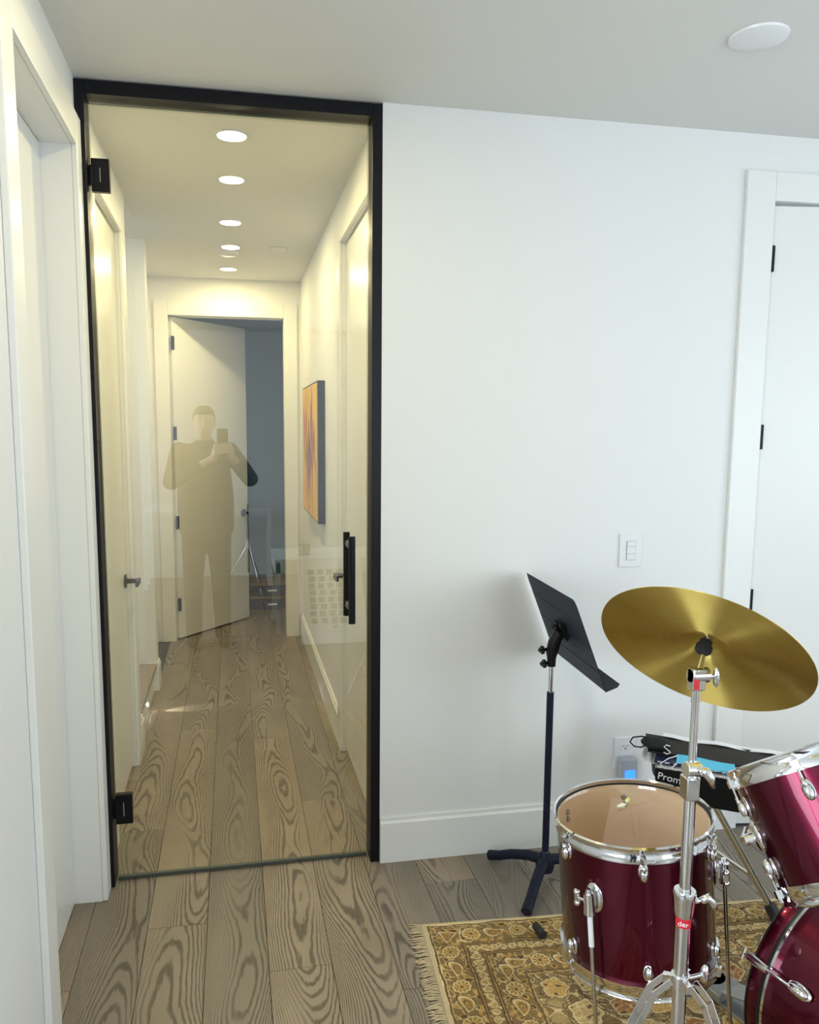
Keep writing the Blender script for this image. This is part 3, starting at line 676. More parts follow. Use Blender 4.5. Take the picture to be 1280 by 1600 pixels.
def rug_color(u, v):
    wu = u + 0.0022 * snoise(u, v, 60, seed=1); wv = v + 0.0022 * snoise(u, v, 60, seed=2)
    dist = np.minimum(wu, wv); s = np.where(wu < wv, wv, wu)
    cream = np.array([0.72, 0.56, 0.29]); ochre = np.array([0.53, 0.32, 0.085]); brown = np.array([0.10, 0.062, 0.028]); olive = np.array([0.25, 0.155, 0.055]); rust = np.array([0.33, 0.15, 0.05]); tan = np.array([0.52, 0.36, 0.15])
    C = np.zeros(u.shape + (3,)); C[:] = olive
    nz = snoise(u, v, 170, 12, 5); C[nz > 0.25] = ochre; C[nz > 0.95] = brown
    vine = np.abs(snoise(u, v, 120, 10, 8)) < 0.10; C[vine] = cream
    def rosette(du, dv, r, sd=0):
        nonlocal C
        rr = np.hypot(du, dv) / r; an = np.arctan2(dv, du); rr = rr * (1 + 0.05 * np.cos(an * 10))
        ins = rr < 1.0; C[ins] = ochre if sd % 2 == 0 else tan * 0.8
        C[ins & (np.abs(np.sin(an * 5)) < 0.22) & (rr > 0.25)] = cream
        C[ins & (np.abs(np.cos(an * 5)) < 0.35) & (rr > 0.3) & (rr < 0.75)] = brown * 1.6
        C[ins & (rr > 0.84)] = cream; C[rr < 0.17] = brown
        C[(rr >= 1.0) & (rr < 1.10)] = brown
    def paisley(du, dv, r, flip):
        nonlocal C
        x = du * flip; y = dv
        ang = 0.9 * (x / r); xr = x; yr = y + 0.35 * r * (x / r) ** 2 - 0.15 * r
        wd = np.clip(0.62 * (1 - 0.55 * (x / r)), 0.05, 2)
        rr = np.sqrt((xr / (1.15 * r)) ** 2 + (yr / (wd * r + 1e-6)) ** 2)
        ins = rr < 1; C[ins] = ochre * 0.9; C[ins & (rr > 0.78)] = cream; C[ins & (rr > 0.40) & (rr < 0.55)] = brown * 1.5; C[rr < 0.2] = rust
        C[(rr >= 1.0) & (rr < 1.12)] = brown
    for (dc, pitch, r, ph) in ((0.068, 0.077, 0.030, 0.0), (0.222, 0.077, 0.030, 0.03)):
        inb = np.abs(dist - dc) < 0.046
        k = np.round((s - ph) / pitch); ds = (s - ph) - k * pitch; dd = dist - dc
        par = (k.astype(int) % 2 == 0)
        sub = C.copy(); rosette(np.where(par, ds, 9), np.where(par, dd, 9), r, 0); paisley(np.where(~par, ds, 9), np.where(~par, dd, 9), r, 1)
        C = np.where(inb[..., None], C, sub)
    inb = np.abs(dist - 0.143) < 0.021; C[inb] = olive * 1.1
    k = np.round(s / 0.030); ds = s - k * 0.030; rr = np.hypot(ds, dist - 0.143) / 0.0125
    C[inb & (np.abs(rr - 0.85) < 0.2)] = cream; C[inb & (rr < 0.5)] = ochre; C[inb & (snoise(u, v, 320, 8, 11) > 0.8)] = cream
    # field
    fld = dist > 0.285
    nzf = snoise(u, v, 90, 10, 21)
    F_ = C.copy(); F_[:] = olive * 1.05; F_[nzf > 0.1] = tan * 0.85; F_[np.abs(nzf) < 0.14] = cream; F_[np.abs(nzf - 0.55) < 0.06] = brown
    vine2 = np.abs(snoise(u, v, 38, 8, 31)); F_[vine2 < 0.09] = brown * 1.3; F_[(vine2 >= 0.09) & (vine2 < 0.13)] = cream
    keep = C; C = F_
    for i in range(0, 16):
        for j in range(0, 9):
            uc = 0.34 + i * 0.112 + (0.056 if j % 2 else 0) + rng.uniform(-0.012, 0.012); vc = 0.34 + j * 0.105 + rng.uniform(-0.012, 0.012)
            if uc > 1.6 or vc > 0.75: continue
            du, dv = u - uc, v - vc; r_ = rng.uniform(0.036, 0.047); an = np.arctan2(dv, du); lob = 1 + 0.10 * np.cos(an * 5 + i) + 0.05 * np.sin(an * 9)
            rr = np.hypot(du, dv * 0.92) / (r_ * lob); m_ = rr < 1
            ins_n = snoise(u, v, 200, 8, 40 + (i * 9 + j) % 7)
            colr_ = (ochre * 1.15, tan, rust * 1.2)[(i + j) % 3]
            C[m_] = colr_; C[m_ & (np.abs(ins_n) < 0.16)] = cream; C[m_ & (ins_n > 1.0)] = brown * 1.3
            C[m_ & (rr > 0.86)] = cream; C[(rr >= 1.0) & (rr < 1.09)] = brown * 1.2; C[(rr >= 1.22) & (rr < 1.30)] = brown * 1.5
    C = np.where(fld[..., None], C, keep)
    for dl, wl, cc in ((0.019, 0.0022, brown), (0.024, 0.001, cream), (0.114, 0.0026, brown * 1.2), (0.1185, 0.0014, ochre), (0.1225, 0.0022, brown), (0.166, 0.0026, brown), (0.1705, 0.0014, ochre), (0.1745, 0.0022, brown * 1.2), (0.272, 0.0026, brown * 1.3), (0.279, 0.0018, tan)):
        C[np.abs(dist - dl) < wl] = cc
    C[dist < 0.016] = cream * 1.1
    C *= (1 + 0.10 * snoise(u, v, 25, 6, 77))[..., None]
    C *= (1 + 0.10 * np.random.RandomState(9).randn(*u.shape))[..., None]
    return np.clip(C, 0.01, 1)
CC = rug_color(UU, VV)
nv, nu = UU.shape
ZZ = 0.0056 + 0.0004 * snoise(UU, VV, 30, 6, 55)
co = np.stack([UU, -VV, ZZ], -1).reshape(-1, 3)
ii = np.arange(nv - 1)[:, None] * nu + np.arange(nu - 1)[None, :]
fc = np.stack([ii, ii + nu, ii + nu + 1, ii + 1], -1).reshape(-1, 4)
me = bpy.data.meshes.new('printed_field')
me.vertices.add(len(co)); me.vertices.foreach_set('co', co.ravel())
me.loops.add(fc.size); me.loops.foreach_set('vertex_index', fc.ravel().astype(np.int32))
me.polygons.add(len(fc)); me.polygons.foreach_set('loop_start', (np.arange(len(fc)) * 4).astype(np.int32))
me.update(calc_edges=True)
ca = me.color_attributes.new('print', 'FLOAT_COLOR', 'POINT')
ca.data.foreach_set('color', np.concatenate([CC.reshape(-1, 3), np.ones((len(co), 1))], 1).astype(np.float32).ravel())
me.materials.append(MAT['rug_print'])
o = bpy.data.objects.new('printed_field', me); COL.objects.link(o); o.parent = rug
b = nb_()
for i in range(150):
    v_ = 0.004 + i * RL / 150
    for kk in range(2):
        L_ = random.uniform(0.035, 0.055); a_ = random.uniform(-0.5, 0.5); y0 = -v_ - kk * 0.004
        pts = [(0.002, y0, 0.003), (-L_ * 0.35, y0 + a_ * 0.006, 0.004 + random.uniform(0, 0.004)), (-L_ * 0.7, y0 + a_ * 0.016, 0.003), (-L_, y0 + a_ * 0.02 + random.uniform(-0.006, 0.006), 0.0025)]
        tube(b, pts, [0.0021, 0.0019, 0.0018, 0.0012], 5)
obj('fringe', b, 'fringe_yarn', rug, world=False, smooth=True, kind='stuff')

# ------------------------------------------------------------------ music stand
sc_ = V((1.09, 2.55, 0))
st_ = thing('music_stand', 'black music stand with a tilted solid desk, by the white wall', 'music stand', sc_)
b = nb_(); tube(b, [sc_ + V((0, 0, 0.07)), sc_ + V((0, 0, 0.72))], 0.0125, 20); obj('outer_tube', b, 'black_powder', st_, smooth='auto')
b = nb_(); cyl(b, sc_ + V((0, 0, 0.715)), sc_ + V((0, 0, 0.83)), 0.0085, None, 18); obj('inner_tube', b, 'chrome', st_, smooth='auto')
b = nb_(); cyl(b, sc_ + V((0, 0, 0.118)), sc_ + V((0, 0, 0.124)), 0.0145, None, 20); obj('collar', b, 'chrome', st_, smooth='auto')
b = nb_(); lathe(b, [(0, 0.125), (0.016, 0.122), (0.026, 0.10), (0.034, 0.07), (0.030, 0.05), (0, 0.05)], 28, sc_); hub = obj('hub', b, 'black_powder', st_, smooth='auto')
for ang in (-127, 127 + 2, 0 + 8):
    a_ = math.radians(ang); dv = V((math.cos(a_), math.sin(a_), 0))
    pts = [sc_ + dv * 0.015 + V((0, 0, 0.088)), sc_ + dv * 0.07 + V((0, 0, 0.082)), sc_ + dv * 0.14 + V((0, 0, 0.060)), sc_ + dv * 0.19 + V((0, 0, 0.036)), sc_ + dv * 0.235 + V((0, 0, 0.021))]
    b = nb_(); tube(b, pts, [0.020, 0.019, 0.018, 0.018, 0.019], 16); obj('leg', b, 'black_powder', st_, smooth='auto')
A = V((1.075, 2.775, 1.1085)); wv = V((-0.055, -0.998, 0)).normalized(); vv = V((0.3586, -0.0199, -0.9333)).normalized(); tv = wv.cross(vv).normalized()
if tv.x < 0: tv = -tv
hw, hh = 0.49, 0.324
b = nb_()
nrm = tv
def P_(s, h): return A + wv * s + vv * h
rc_ = 0.02
outl = [(0.004, 0), (hw - rc_, 0), (hw - rc_ * .3, rc_ * .3), (hw, rc_), (hw, hh), (0, hh), (0, rc_), (rc_ * 0.3, rc_ * 0.3)]
fr_ = [b.verts.new(P_(*p) + nrm * 0.001) for p in outl]; bk_ = [b.verts.new(P_(*p) - nrm * 0.001) for p in outl]
b.faces.new(fr_); b.faces.new(bk_[::-1]); n = len(outl)
for i in range(n): b.faces.new([fr_[i], fr_[(i + 1) % n], bk_[(i + 1) % n], bk_[i]])
for h_ in (0.085, 0.17, 0.255):
    tube(b, [P_(0.008, h_) - nrm * 0.0005, P_(hw - 0.008, h_) - nrm * 0.0005], 0.0022, 8)
desk = obj('desk_plate', b, 'black_powder', st_)
b = nb_(); E0, E1 = P_(0, hh), P_(hw, hh)
ol = [E0, E1, E1 + tv * 0.040, E1 + tv * 0.055 - wv * 0.014, E0 + tv * 0.055 + wv * 0.014, E0 + tv * 0.040]
T = [b.verts.new(p + vv * 0.001) for p in ol]; B_ = [b.verts.new(p - vv * 0.001) for p in ol]
b.faces.new(T); b.faces.new(B_[::-1])
for i in range(6): b.faces.new([T[i], T[(i + 1) % 6], B_[(i + 1) % 6], B_[i]])
obj('tray', b, 'black_powder', st_)
# bracket: neck with two thumb knobs behind the desk
ctr = P_(hw * 0.5, hh * 0.52) - nrm * 0.006
neck = sc_ + V((0, 0, 0.865))
b = nb_(); tube(b, [sc_ + V((0, 0, 0.815)), sc_ + V((0, 0, 0.845)), neck, (neck + ctr) / 2 - nrm * 0.01, ctr - nrm * 0.01], [0.015, 0.016, 0.021, 0.022, 0.018], 18)
obox(b, ctr - nrm * 0.003, wv, vv, nrm, 0.075, 0.06, 0.010)
br = obj('tilt_bracket', b, 'black_plastic', st_, smooth='auto')
for c_, dr in ((neck + V((-0.022, -0.004, 0.012)), V((-1, -0.25, 0))), (sc_ + V((-0.014, -0.004, 0.828)), V((-1, -0.3, 0))), (ctr + V((-0.02, -0.01, 0.012)), V((-0.8, -0.5, 0.4)))):
    dr = dr.normalized(); b = nb_(); cyl(b, c_, c_ + dr * 0.02, 0.006, None, 12)
    for k in range(3):
        aa = k * 2 * PI / 3; uu, ww = frame_of(dr); ball(b, c_ + dr * 0.02 + (uu * math.cos(aa) + ww * math.sin(aa)) * 0.008, 0.0085, seg=12)
    obj('knob', b, 'black_plastic', br, smooth=True)

# loose rubber tip on the rug
b = nb_(); tube(b, [(0.953, 2.290, 0.0195), (0.955, 2.262, 0.0195), (0.958, 2.235, 0.0200)], [0.0125, 0.0135, 0.0135], 18)
b2 = obj('rubber_tip', b, 'rubber', smooth='auto', label='loose black rubber tip lying on the rug by the music stand leg', cat='rubber tip')

# ------------------------------------------------------------------ drum hardware
def lug(parent, p, nrm, up, hoop_pt, h=0.05):
    """teardrop chrome lug on the shell at p with its tension rod to the hoop"""
    p, nrm, up = V(p), V(nrm).normalized(), V(up).normalized(); side = up.cross(nrm)
    rot = Matrix((side, nrm, up)).transposed().to_quaternion()
    b = nb_(); ball(b, p + nrm * 0.010 - up * 0.004, 0.0105, 1.0, 1.05, 1.65, 20, rot)
    ball(b, p + nrm * 0.001, 0.0125, 1.0, 0.28, 1.7, 20, rot)
    cyl(b, p + nrm * 0.014 + up * 0.004, p + nrm * 0.014 + up * 0.022, 0.0055, 0.0045, 12)
    lg = obj('lug', b, 'chrome', parent, smooth=True)
    b = nb_(); top = V(hoop_pt); a_ = p + nrm * 0.014 + up * 0.018
    cyl(b, a_, top, 0.0027, None, 10); obox(b, top, side, nrm, up, 0.014, 0.012, 0.016); cyl(b, top + up * 0.008, top + up * 0.016, 0.0045, None, 8)
    obj('tension_rod', b, 'chrome', lg, smooth='auto')
def hoop(parent, c, ax, r, up, h=0.022, name='hoop', mat='chrome'):
    c, ax = V(c), V(ax).normalized() * up
    prof = [(r - 0.008, -h * 0.62), (r + 0.001, -h * 0.62), (r + 0.001, -h * 0.10), (r - 0.001, 0.0), (r - 0.001, h * 0.42), (r + 0.002, h * 0.62), (r - 0.002, h * 0.74), (r - 0.006, h * 0.62), (r - 0.005, h * 0.40), (r - 0.005, -h * 0.05), (r - 0.008, -h * 0.15)]
    b = nb_(); lathe(b, prof, 96, c, ax, closed=True); return obj(name, b, mat, parent, smooth='auto')
def shell_mesh(c0, c1, r, t=0.006, seg=96):
    b = nb_(); ax = V(c1) - V(c0); L = ax.length
    lathe(b, [(r, 0), (r, L), (r - t, L), (r - t, 0)], seg, c0, ax, closed=True)
    return b
def set_inner(o, c0, c1, r, idx=1):
    ax = (V(c1) - V(c0)).normalized(); fm = FR[o.name]
    for p in o.data.polygons:
        w_ = fm @ p.center; rel = w_ - V(c0); rad = (rel - ax * rel.dot(ax)).length
        if rad < r: p.material_index = idx

# floor tom
tn = V((-0.076, 0.043, 0.996)).normalized(); tc_ = V((1.010, 1.809, 0.652)); TR = 0.2
TL = 0.362
ft = thing('floor_tom', 'wine-red floor tom with a clear head, standing on the rug before the music stand', 'drum', (tc_.x, tc_.y, 0))
top = tc_ - tn * 0.014; bot = top - tn * TL
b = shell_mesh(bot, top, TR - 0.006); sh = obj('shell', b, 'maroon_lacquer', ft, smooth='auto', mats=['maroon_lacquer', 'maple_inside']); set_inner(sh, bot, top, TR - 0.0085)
b = nb_(); lathe(b, [(0, 0.001), (TR - 0.004, 0.001), (TR - 0.004, 0.0), (0, 0.0)], 96, top, tn); obj('top_head', b, 'drum_film', ft, label='clear drum head')
b = nb_(); lathe(b, [(0, 0.0), (TR - 0.004, 0.0), (TR - 0.004, -0.001), (0, -0.001)], 96, bot, tn); obj('bottom_head', b, 'drum_film', ft)
b = nb_(); lathe(b, [(TR - 0.009, 0.0015), (TR - 0.004, 0.0045), (TR - 0.001, 0.003), (TR - 0.001, -0.004), (TR - 0.006, -0.002)], 96, top, tn, closed=True); obj('flesh_hoop', b, 'black_plastic', ft, smooth='auto')
hoop(ft, top - tn * 0.006, tn, TR + 0.001, 1, 0.03, 'top_hoop'); hoop(ft, bot + tn * 0.006, tn, TR + 0.001, -1, 0.03, 'bottom_hoop')
ta = V((1, 0, 0)); ta = (ta - tn * ta.dot(tn)).normalized(); tb = tn.cross(ta)
def rad_dir(deg): a_ = math.radians(deg); return ta * math.cos(a_) + tb * math.sin(a_)
for k in range(6):
    dr = rad_dir(-111 + 60 * k)
    lug(ft, top - tn * 0.046 + dr * (TR - 0.006), dr, tn, top - tn * 0.012 + dr * (TR + 0.008))
    lug(ft, bot + tn * 0.058 + dr * (TR - 0.006), dr, -tn, bot + tn * 0.012 + dr * (TR + 0.008))
    for dz in (-0.01, 0.01):
        for base_ in (top - tn * (0.046 + dz), bot + tn * (0.058 + dz)):
            b = nb_(); p = base_ + dr * (TR - 0.012); cyl(b, p, p - dr * 0.003, 0.0085, 0.008, 16); cyl(b, p - dr * 0.003, p - dr * 0.007, 0.005, 0.004, 10)
            obj('lug_screw', b, 'steel_grey', ft, smooth='auto')
for k in range(3):
    dr = rad_dir(-147 + 120 * k); sd = tn.cross(dr).normalized()
    p = top - tn * 0.135 + dr * (TR - 0.006)
    rod = p + dr * 0.026
    b = nb_(); rot = Matrix((sd, dr, tn)).transposed().to_quaternion()
    ball(b, p + dr * 0.002, 0.024, 1.0, 0.30, 1.6, 24, rot); cyl(b, rod - tn * 0.030, rod + tn * 0.022, 0.0145, 0.0125, 20); cyl(b, rod + tn * 0.020, rod + tn * 0.034, 0.008, 0.006, 14); obox(b, p + dr * 0.012, sd, dr, tn, 0.016, 0.024, 0.03)
    bk = obj('leg_bracket', b, 'chrome', ft, smooth='auto')
    b = nb_(); wn = -sd; cyl(b, rod, rod + wn * 0.032, 0.0045, None, 12); obox(b, rod + wn * 0.034, wn, tn, dr, 0.009, 0.040, 0.010); ball(b, rod + wn * 0.034 + tn * 0.014, 0.0085, seg=12); ball(b, rod + wn * 0.034 - tn * 0.014, 0.0085, seg=12)
    obj('wing_bolt', b, 'chrome', bk, smooth='auto')
    # rod: straight, then kicked out to the floor
    dn = -tn; zb = 0.105
    s_ = (rod.z - zb) / tn.z; kink = rod + dn * s_; foot = kink + V((dr.x, dr.y, 0)).normalized() * 0.045 + V((0, 0, -(kink.z - 0.018)))
    b = nb_(); tube(b, [rod + tn * 0.03, kink + tn * 0.015, kink + (foot - kink) * 0.12, foot], 0.0052, 14); lgo = obj('leg', b, 'chrome_worn', ft, smooth='auto')
    fd = (foot - kink).normalized()
    b = nb_(); cyl(b, foot - fd * 0.035, foot, 0.010, 0.012, 18); ball(b, foot, 0.012, 1, 1, 0.9, 14); obj('rubber_foot', b, 'rubber', lgo, smooth='auto')
    if k == 0:
        b = nb_(); cyl(b, rod - tn * 0.036, rod - tn * 0.115, 0.0068, None, 14); obj('plastic_sleeve', b, 'white_plastic', lgo, smooth='auto')
# ear plugs on the clear head
def ear_plug(c, d, label, mat):
    c, d = V(c), V(d).normalized(); r = thing('ear_plug', label, 'ear plug', c, group='ear plugs on the floor tom')
    b = nb_(); lathe(b, [(0, 0.016), (0.003, 0.015), (0.0042, 0.011), (0.0046, 0.006), (0.0055, 0.0045), (0.0056, 0.0), (0.0064, -0.001), (0.0064, -0.0035), (0, -0.0035)], 18, c, d); obj('flanges', b, mat, r, smooth='auto')
    b = nb_(); cyl(b, c - d * 0.003, c - d * 0.012, 0.0032, 0.0026, 12); obj('stem', b, 'plug_cream', r, smooth='auto')
hp = top + tn * 0.0015
ear_plug(hp + ta * 0.024 + tb * 0.068 + tn * 0.0066, ta * 0.6 + tb * 0.8, 'yellow ear plug on the clear drum head, the upper of two', 'plug_yellow')
ear_plug(hp + ta * -0.002 + tb * 0.047 + tn * 0.0066, -ta * 1.0 - tb * 0.15, 'cream ear plug on the clear drum head, the lower of two', 'plug_cream')

# rack tom
rn = V((-0.0957, 0.5213, 0.8491)).normalized(); rn = (Quaternion(V((0.60, 0.72, -0.34)).normalized(), -math.radians(4.5)) @ rn).normalized(); rt = V((1.225, 1.462, 0.944)); RR, RLn = 0.172, 0.250
rk = thing('rack_tom', 'wine-red rack tom tilted over the bass drum, cut by the frame edge', 'drum', rt - rn * RLn)
rtop = rt - rn * 0.012; rbot = rtop - rn * RLn
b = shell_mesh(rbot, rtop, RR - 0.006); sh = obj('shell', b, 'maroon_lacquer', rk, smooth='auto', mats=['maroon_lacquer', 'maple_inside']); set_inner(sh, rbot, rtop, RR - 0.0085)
b = nb_(); lathe(b, [(0, 0.001), (RR - 0.004, 0.001), (RR - 0.004, 0.0), (0, 0.0)], 80, rtop, rn); obj('top_head', b, 'drum_film', rk)
b = nb_(); lathe(b, [(0, 0.0), (RR - 0.004, 0.0), (RR - 0.004, -0.001), (0, -0.001)], 80, rbot, rn); obj('bottom_head', b, 'drum_film', rk)
hoop(rk, rtop - rn * 0.006, rn, RR + 0.001, 1, 0.03, 'top_hoop'); hoop(rk, rbot + rn * 0.006, rn, RR + 0.001, -1, 0.03, 'bottom_hoop')
ra = (V((1, 0, 0)) - rn * rn.x).normalized(); rb = rn.cross(ra)
for k in range(6):
    a_ = math.radians(-197 + 60 * k); dr = ra * math.cos(a_) + rb * math.sin(a_)
    lug(rk, rtop - rn * 0.062 + dr * (RR - 0.006), dr, rn, rtop - rn * 0.012 + dr * (RR + 0.008))
    lug(rk, rbot + rn * 0.060 + dr * (RR - 0.006), dr, -rn, rbot + rn * 0.012 + dr * (RR + 0.008))
a_ = math.radians(-205); dr = ra * math.cos(a_) + rb * math.sin(a_)
pm = (rtop + rbot) / 2 + dr * (RR - 0.006)
b = nb_(); rot = Matrix((rn.cross(dr), dr, rn)).transposed().to_quaternion(); ball(b, pm, 0.034, 0.8, 0.35, 1.0, 20, rot); cyl(b, pm, pm + dr * 0.03, 0.012, None, 16); obj('mounting_bracket', b, 'chrome', rk, smooth='auto')

# bass drum
bth = -1.335; ba = V((math.cos(bth), math.sin(bth), 0)); bc = V((1.445, 1.610, 0.282)); BR, BL = 0.262, 0.42
bd = thing('bass_drum', 'wine-red bass drum lying on the rug at the lower right frame edge', 'drum', (bc.x, bc.y, 0.006))
c0 = bc + ba * 0.040; c1 = c0 + ba * BL
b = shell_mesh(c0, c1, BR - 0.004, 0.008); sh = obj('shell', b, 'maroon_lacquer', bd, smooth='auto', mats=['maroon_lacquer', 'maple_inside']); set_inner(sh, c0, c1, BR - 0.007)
bu = V((0, 0, 1)); bs = bu.cross(ba).normalized()
for nm, ca_, sg in (('batter', bc, 1), ('front', c1, -1)):
    o_ = ca_ if sg == 1 else c1
    b = nb_(); lathe(b, [(BR, 0.0), (BR + 0.010, 0.0), (BR + 0.011, 0.004), (BR + 0.011, 0.036), (BR + 0.010, 0.040), (BR, 0.040)], 96, o_, ba, closed=True)
    hp_ = obj(nm + '_hoop', b, 'maroon_lacquer', bd, smooth='auto')
    b = nb_(); lathe(b, [(BR + 0.0105, -0.001), (BR + 0.0125, 0.001), (BR + 0.0125, 0.005), (BR + 0.010, 0.005)], 96, o_, ba, closed=True)
    lathe(b, [(BR + 0.0105, 0.033), (BR + 0.0125, 0.034), (BR + 0.0125, 0.039), (BR + 0.010, 0.041)], 96, o_, ba, closed=True); obj('hoop_edge', b, 'black_plastic', hp_, smooth='auto')
    b = nb_(); e_ = o_ + ba * (0.041 if sg == 1 else -0.008); lathe(b, [(BR - 0.004, 0.0), (BR + 0.0095, 0.0), (BR + 0.0095, 0.007), (BR - 0.004, 0.007)], 96, e_, ba, closed=True); obj(nm + '_rim', b, 'chrome', bd, smooth='auto')
    b = nb_(); e_ = o_ + ba * (0.030 if sg == 1 else 0.008); lathe(b, [(0, 0.0), (BR + 0.001, 0.0), (BR + 0.001, 0.001), (0, 0.001)], 96, e_, ba); obj(nm + '_head', b, 'drum_film' if sg == 1 else 'black_plastic', bd)
for k in range(8):
    a_ = math.radians(22 + 45 * k); dr = bs * math.cos(a_) + bu * math.sin(a_)
    for o_, sg in ((bc, 1), (c1 + ba * 0.04, -1)):
        b = nb_(); p = o_ + dr * (BR + 0.018); ax_ = ba * sg; sd = ax_.cross(dr)
        tube(b, [p - dr * 0.022 - ax_ * 0.004, p - dr * 0.004 - ax_ * 0.006, p + ax_ * 0.02, p + ax_ * 0.046], [0.007, 0.011, 0.012, 0.010], 14)
        cl = obj('claw_hook', b, 'chrome_worn', bd, smooth='auto')
        b = nb_(); cyl(b, p - ax_ * 0.022, p + ax_ * 0.105, 0.003, None, 10); cyl(b, p - dr * 0 + sd * 0.014 - ax_ * 0.022, p - sd * 0.014 - ax_ * 0.022, 0.0035, None, 10)
        obj('tension_rod', b, 'chrome', cl, smooth='auto')
        b = nb_(); q_ = p + ax_ * 0.118 - dr * 0.008; rot = Matrix((sd, dr, ax_)).transposed().to_quaternion(); ball(b, q_, 0.0125, 1, 0.95, 2.1, 20, rot); ball(b, q_ - dr * 0.008, 0.016, 1, 0.3, 1.9, 20, rot); obj('lug', b, 'chrome', bd, smooth=True)
# tom holder on the bass drum
b = nb_(); mp_ = bc + ba * 0.18 + bu * (BR - 0.003); cyl(b, mp_, mp_ + bu * 0.012, 0.035, 0.03, 24); cyl(b, mp_, mp_ + bu * 0.20, 0.0125, None, 18)
e1 = mp_ + bu * 0.20; e2 = pm + dr * 0
a_ = math.radians(-205); drm = ra * math.cos(a_) + rb * math.sin(a_); e2 = pm + drm * 0.03
tube(b, [e1, e1 + bu * 0.03, e2 + V((0.02, 0.02, 0.01)), e2], 0.009, 14); ball(b, e1 + bu * 0.01, 0.022, seg=18)
obj('tom_holder', b, 'chrome', bd, smooth='auto')
for sgn in (-1, 1):
    b = nb_(); p = c1 - ba * 0.08 + bs * sgn * BR * 0.86 + bu * (-BR * 0.5); f_ = V((p.x, p.y, 0.018)) + bs * sgn * 0.10 + ba * 0.08
    tube(b, [p, f_], 0.006, 12); ball(b, f_, 0.011, seg=12); obj('spur', b, 'chrome_worn', bd, smooth='auto')

# kick pedal behind the batter hoop
kp = bc - ba * 0.02; kd = -ba
kr = thing('kick_pedal', 'grey metal kick pedal on the rug beside the bass drum hoop', 'pedal', (kp.x, kp.y, 0.006))
ks = V((0, 0, 1)).cross(kd).normalized(); kz = V((0, 0, 1)); off_ = ks * -0.0
b = nb_(); obox(b, kp + kd * 0.16 + kz * (0.012 - bc.z) + kz * 0 , kd, ks, kz, 0.30, 0.085, 0.008); obj('base_plate', b, 'steel_grey', kr, bevel=0.002)
b = nb_(); hl = V((kp.x, kp.y, 0)) + kd * 0.30
obox(b, V((kp.x, kp.y, 0)) + kd * 0.285 + kz * 0.028, kd, ks, kz, 0.08, 0.100, 0.024); cyl(b, V((kp.x, kp.y, 0.018)) + kd * 0.322, V((kp.x, kp.y, 0.040)) + kd * 0.322, 0.046, 0.042, 32); obj('heel_plate', b, 'steel_grey', kr, smooth='auto', bevel=0.002)
b = nb_(); p0 = V((kp.x, kp.y, 0.045)) + kd * 0.25; p1 = V((kp.x, kp.y, 0.125)) + kd * 0.035; dd = (p1 - p0); obox(b, (p0 + p1) / 2, dd, ks, dd.cross(ks), dd.length, 0.080, 0.007); obj('footboard', b, 'steel_grey', kr, bevel=0.002)
for s_ in (-1, 1):
    b = nb_(); p = V((kp.x, kp.y, 0)) + kd * 0.055 + ks * s_ * 0.055; cyl(b, p + kz * 0.012, p + kz * 0.19, 0.008, None, 14); obj('post', b, 'steel_grey', kr, smooth='auto')
b = nb_(); p = V((kp.x, kp.y, 0.185)) + kd * 0.055; cyl(b, p - ks * 0.06, p + ks * 0.06, 0.007, None, 14); tube(b, [p, p + kz * 0.12 + kd * 0.03], 0.004, 10); ball(b, p + kz * 0.14 + kd * 0.03, 0.024, seg=16); obj('beater', b, 'chrome_worn', kr, smooth='auto')

# ------------------------------------------------------------------ cymbal and its stand
cc = V((0.902, 1.369, 1.215)); cn = V((0.571, 0.453, 0.685)).normalized(); CR = 0.2032
quat = V((0, 0, 1)).rotation_difference(cn)
cy = thing('crash_cymbal', 'brass crash cymbal tilted on its chrome stand, above the floor tom', 'cymbal', cc, quat)
b = nb_()
prof_t = [(0.006, 0.026), (0.012, 0.0262), (0.03, 0.021), (0.043, 0.012), (0.050, 0.0075), (0.08, 0.0055), (0.13, 0.0020), (0.17, -0.0020), (0.195, -0.0055), (CR, -0.0068)]
prof = prof_t + [(r_, z_ - 0.0012) for r_, z_ in prof_t[::-1]]
lathe(b, prof, 128, closed=True); ob = obj('cymbal_plate', b, 'cymbal_bronze', cy, world=False, smooth='auto')
# move so that the bell hangs on the post end
pz = V((0.880, 1.352, 0))
cs = thing('cymbal_stand', 'chrome cymbal stand with tripod base in front of the floor tom', 'cymbal stand', pz)
hubp = cc + cn * 0.020
tl = cc - cn * 0.052
tilt_c = V((pz.x, pz.y, tl.z - 0.004))
tl = V((pz.x + 0.004, pz.y + 0.002, tl.z + 0.0))
b = nb_(); cyl(b, tl, cc + cn * 0.045, 0.0058, 0.0045, 14); obj('tilter_rod', b, 'chrome', cs, smooth='auto')
b = nb_(); lathe(b, [(0, -0.004), (0.013, -0.004), (0.016, 0.0), (0.016, 0.010), (0.012, 0.016), (0.012, 0.022), (0, 0.022)], 28, cc + cn * -0.004, cn)
lathe(b, [(0, 0.0), (0.014, 0.0), (0.014, 0.012), (0, 0.012)], 28, cc + cn * 0.030, cn); obj('felt', b, 'felt', cs, smooth='auto')
b = nb_(); box(b, pz.x - 0.014, pz.x + 0.014, pz.y - 0.012, pz.y + 0.012, tl.z - 0.040, tl.z + 0.004); cyl(b, tl + V((-0.018, 0, -0.012)), tl + V((0.020, 0, -0.012)), 0.016, None, 24)
tb_ = obj('tilter', b, 'chrome', cs, smooth='auto', bevel=0.003)
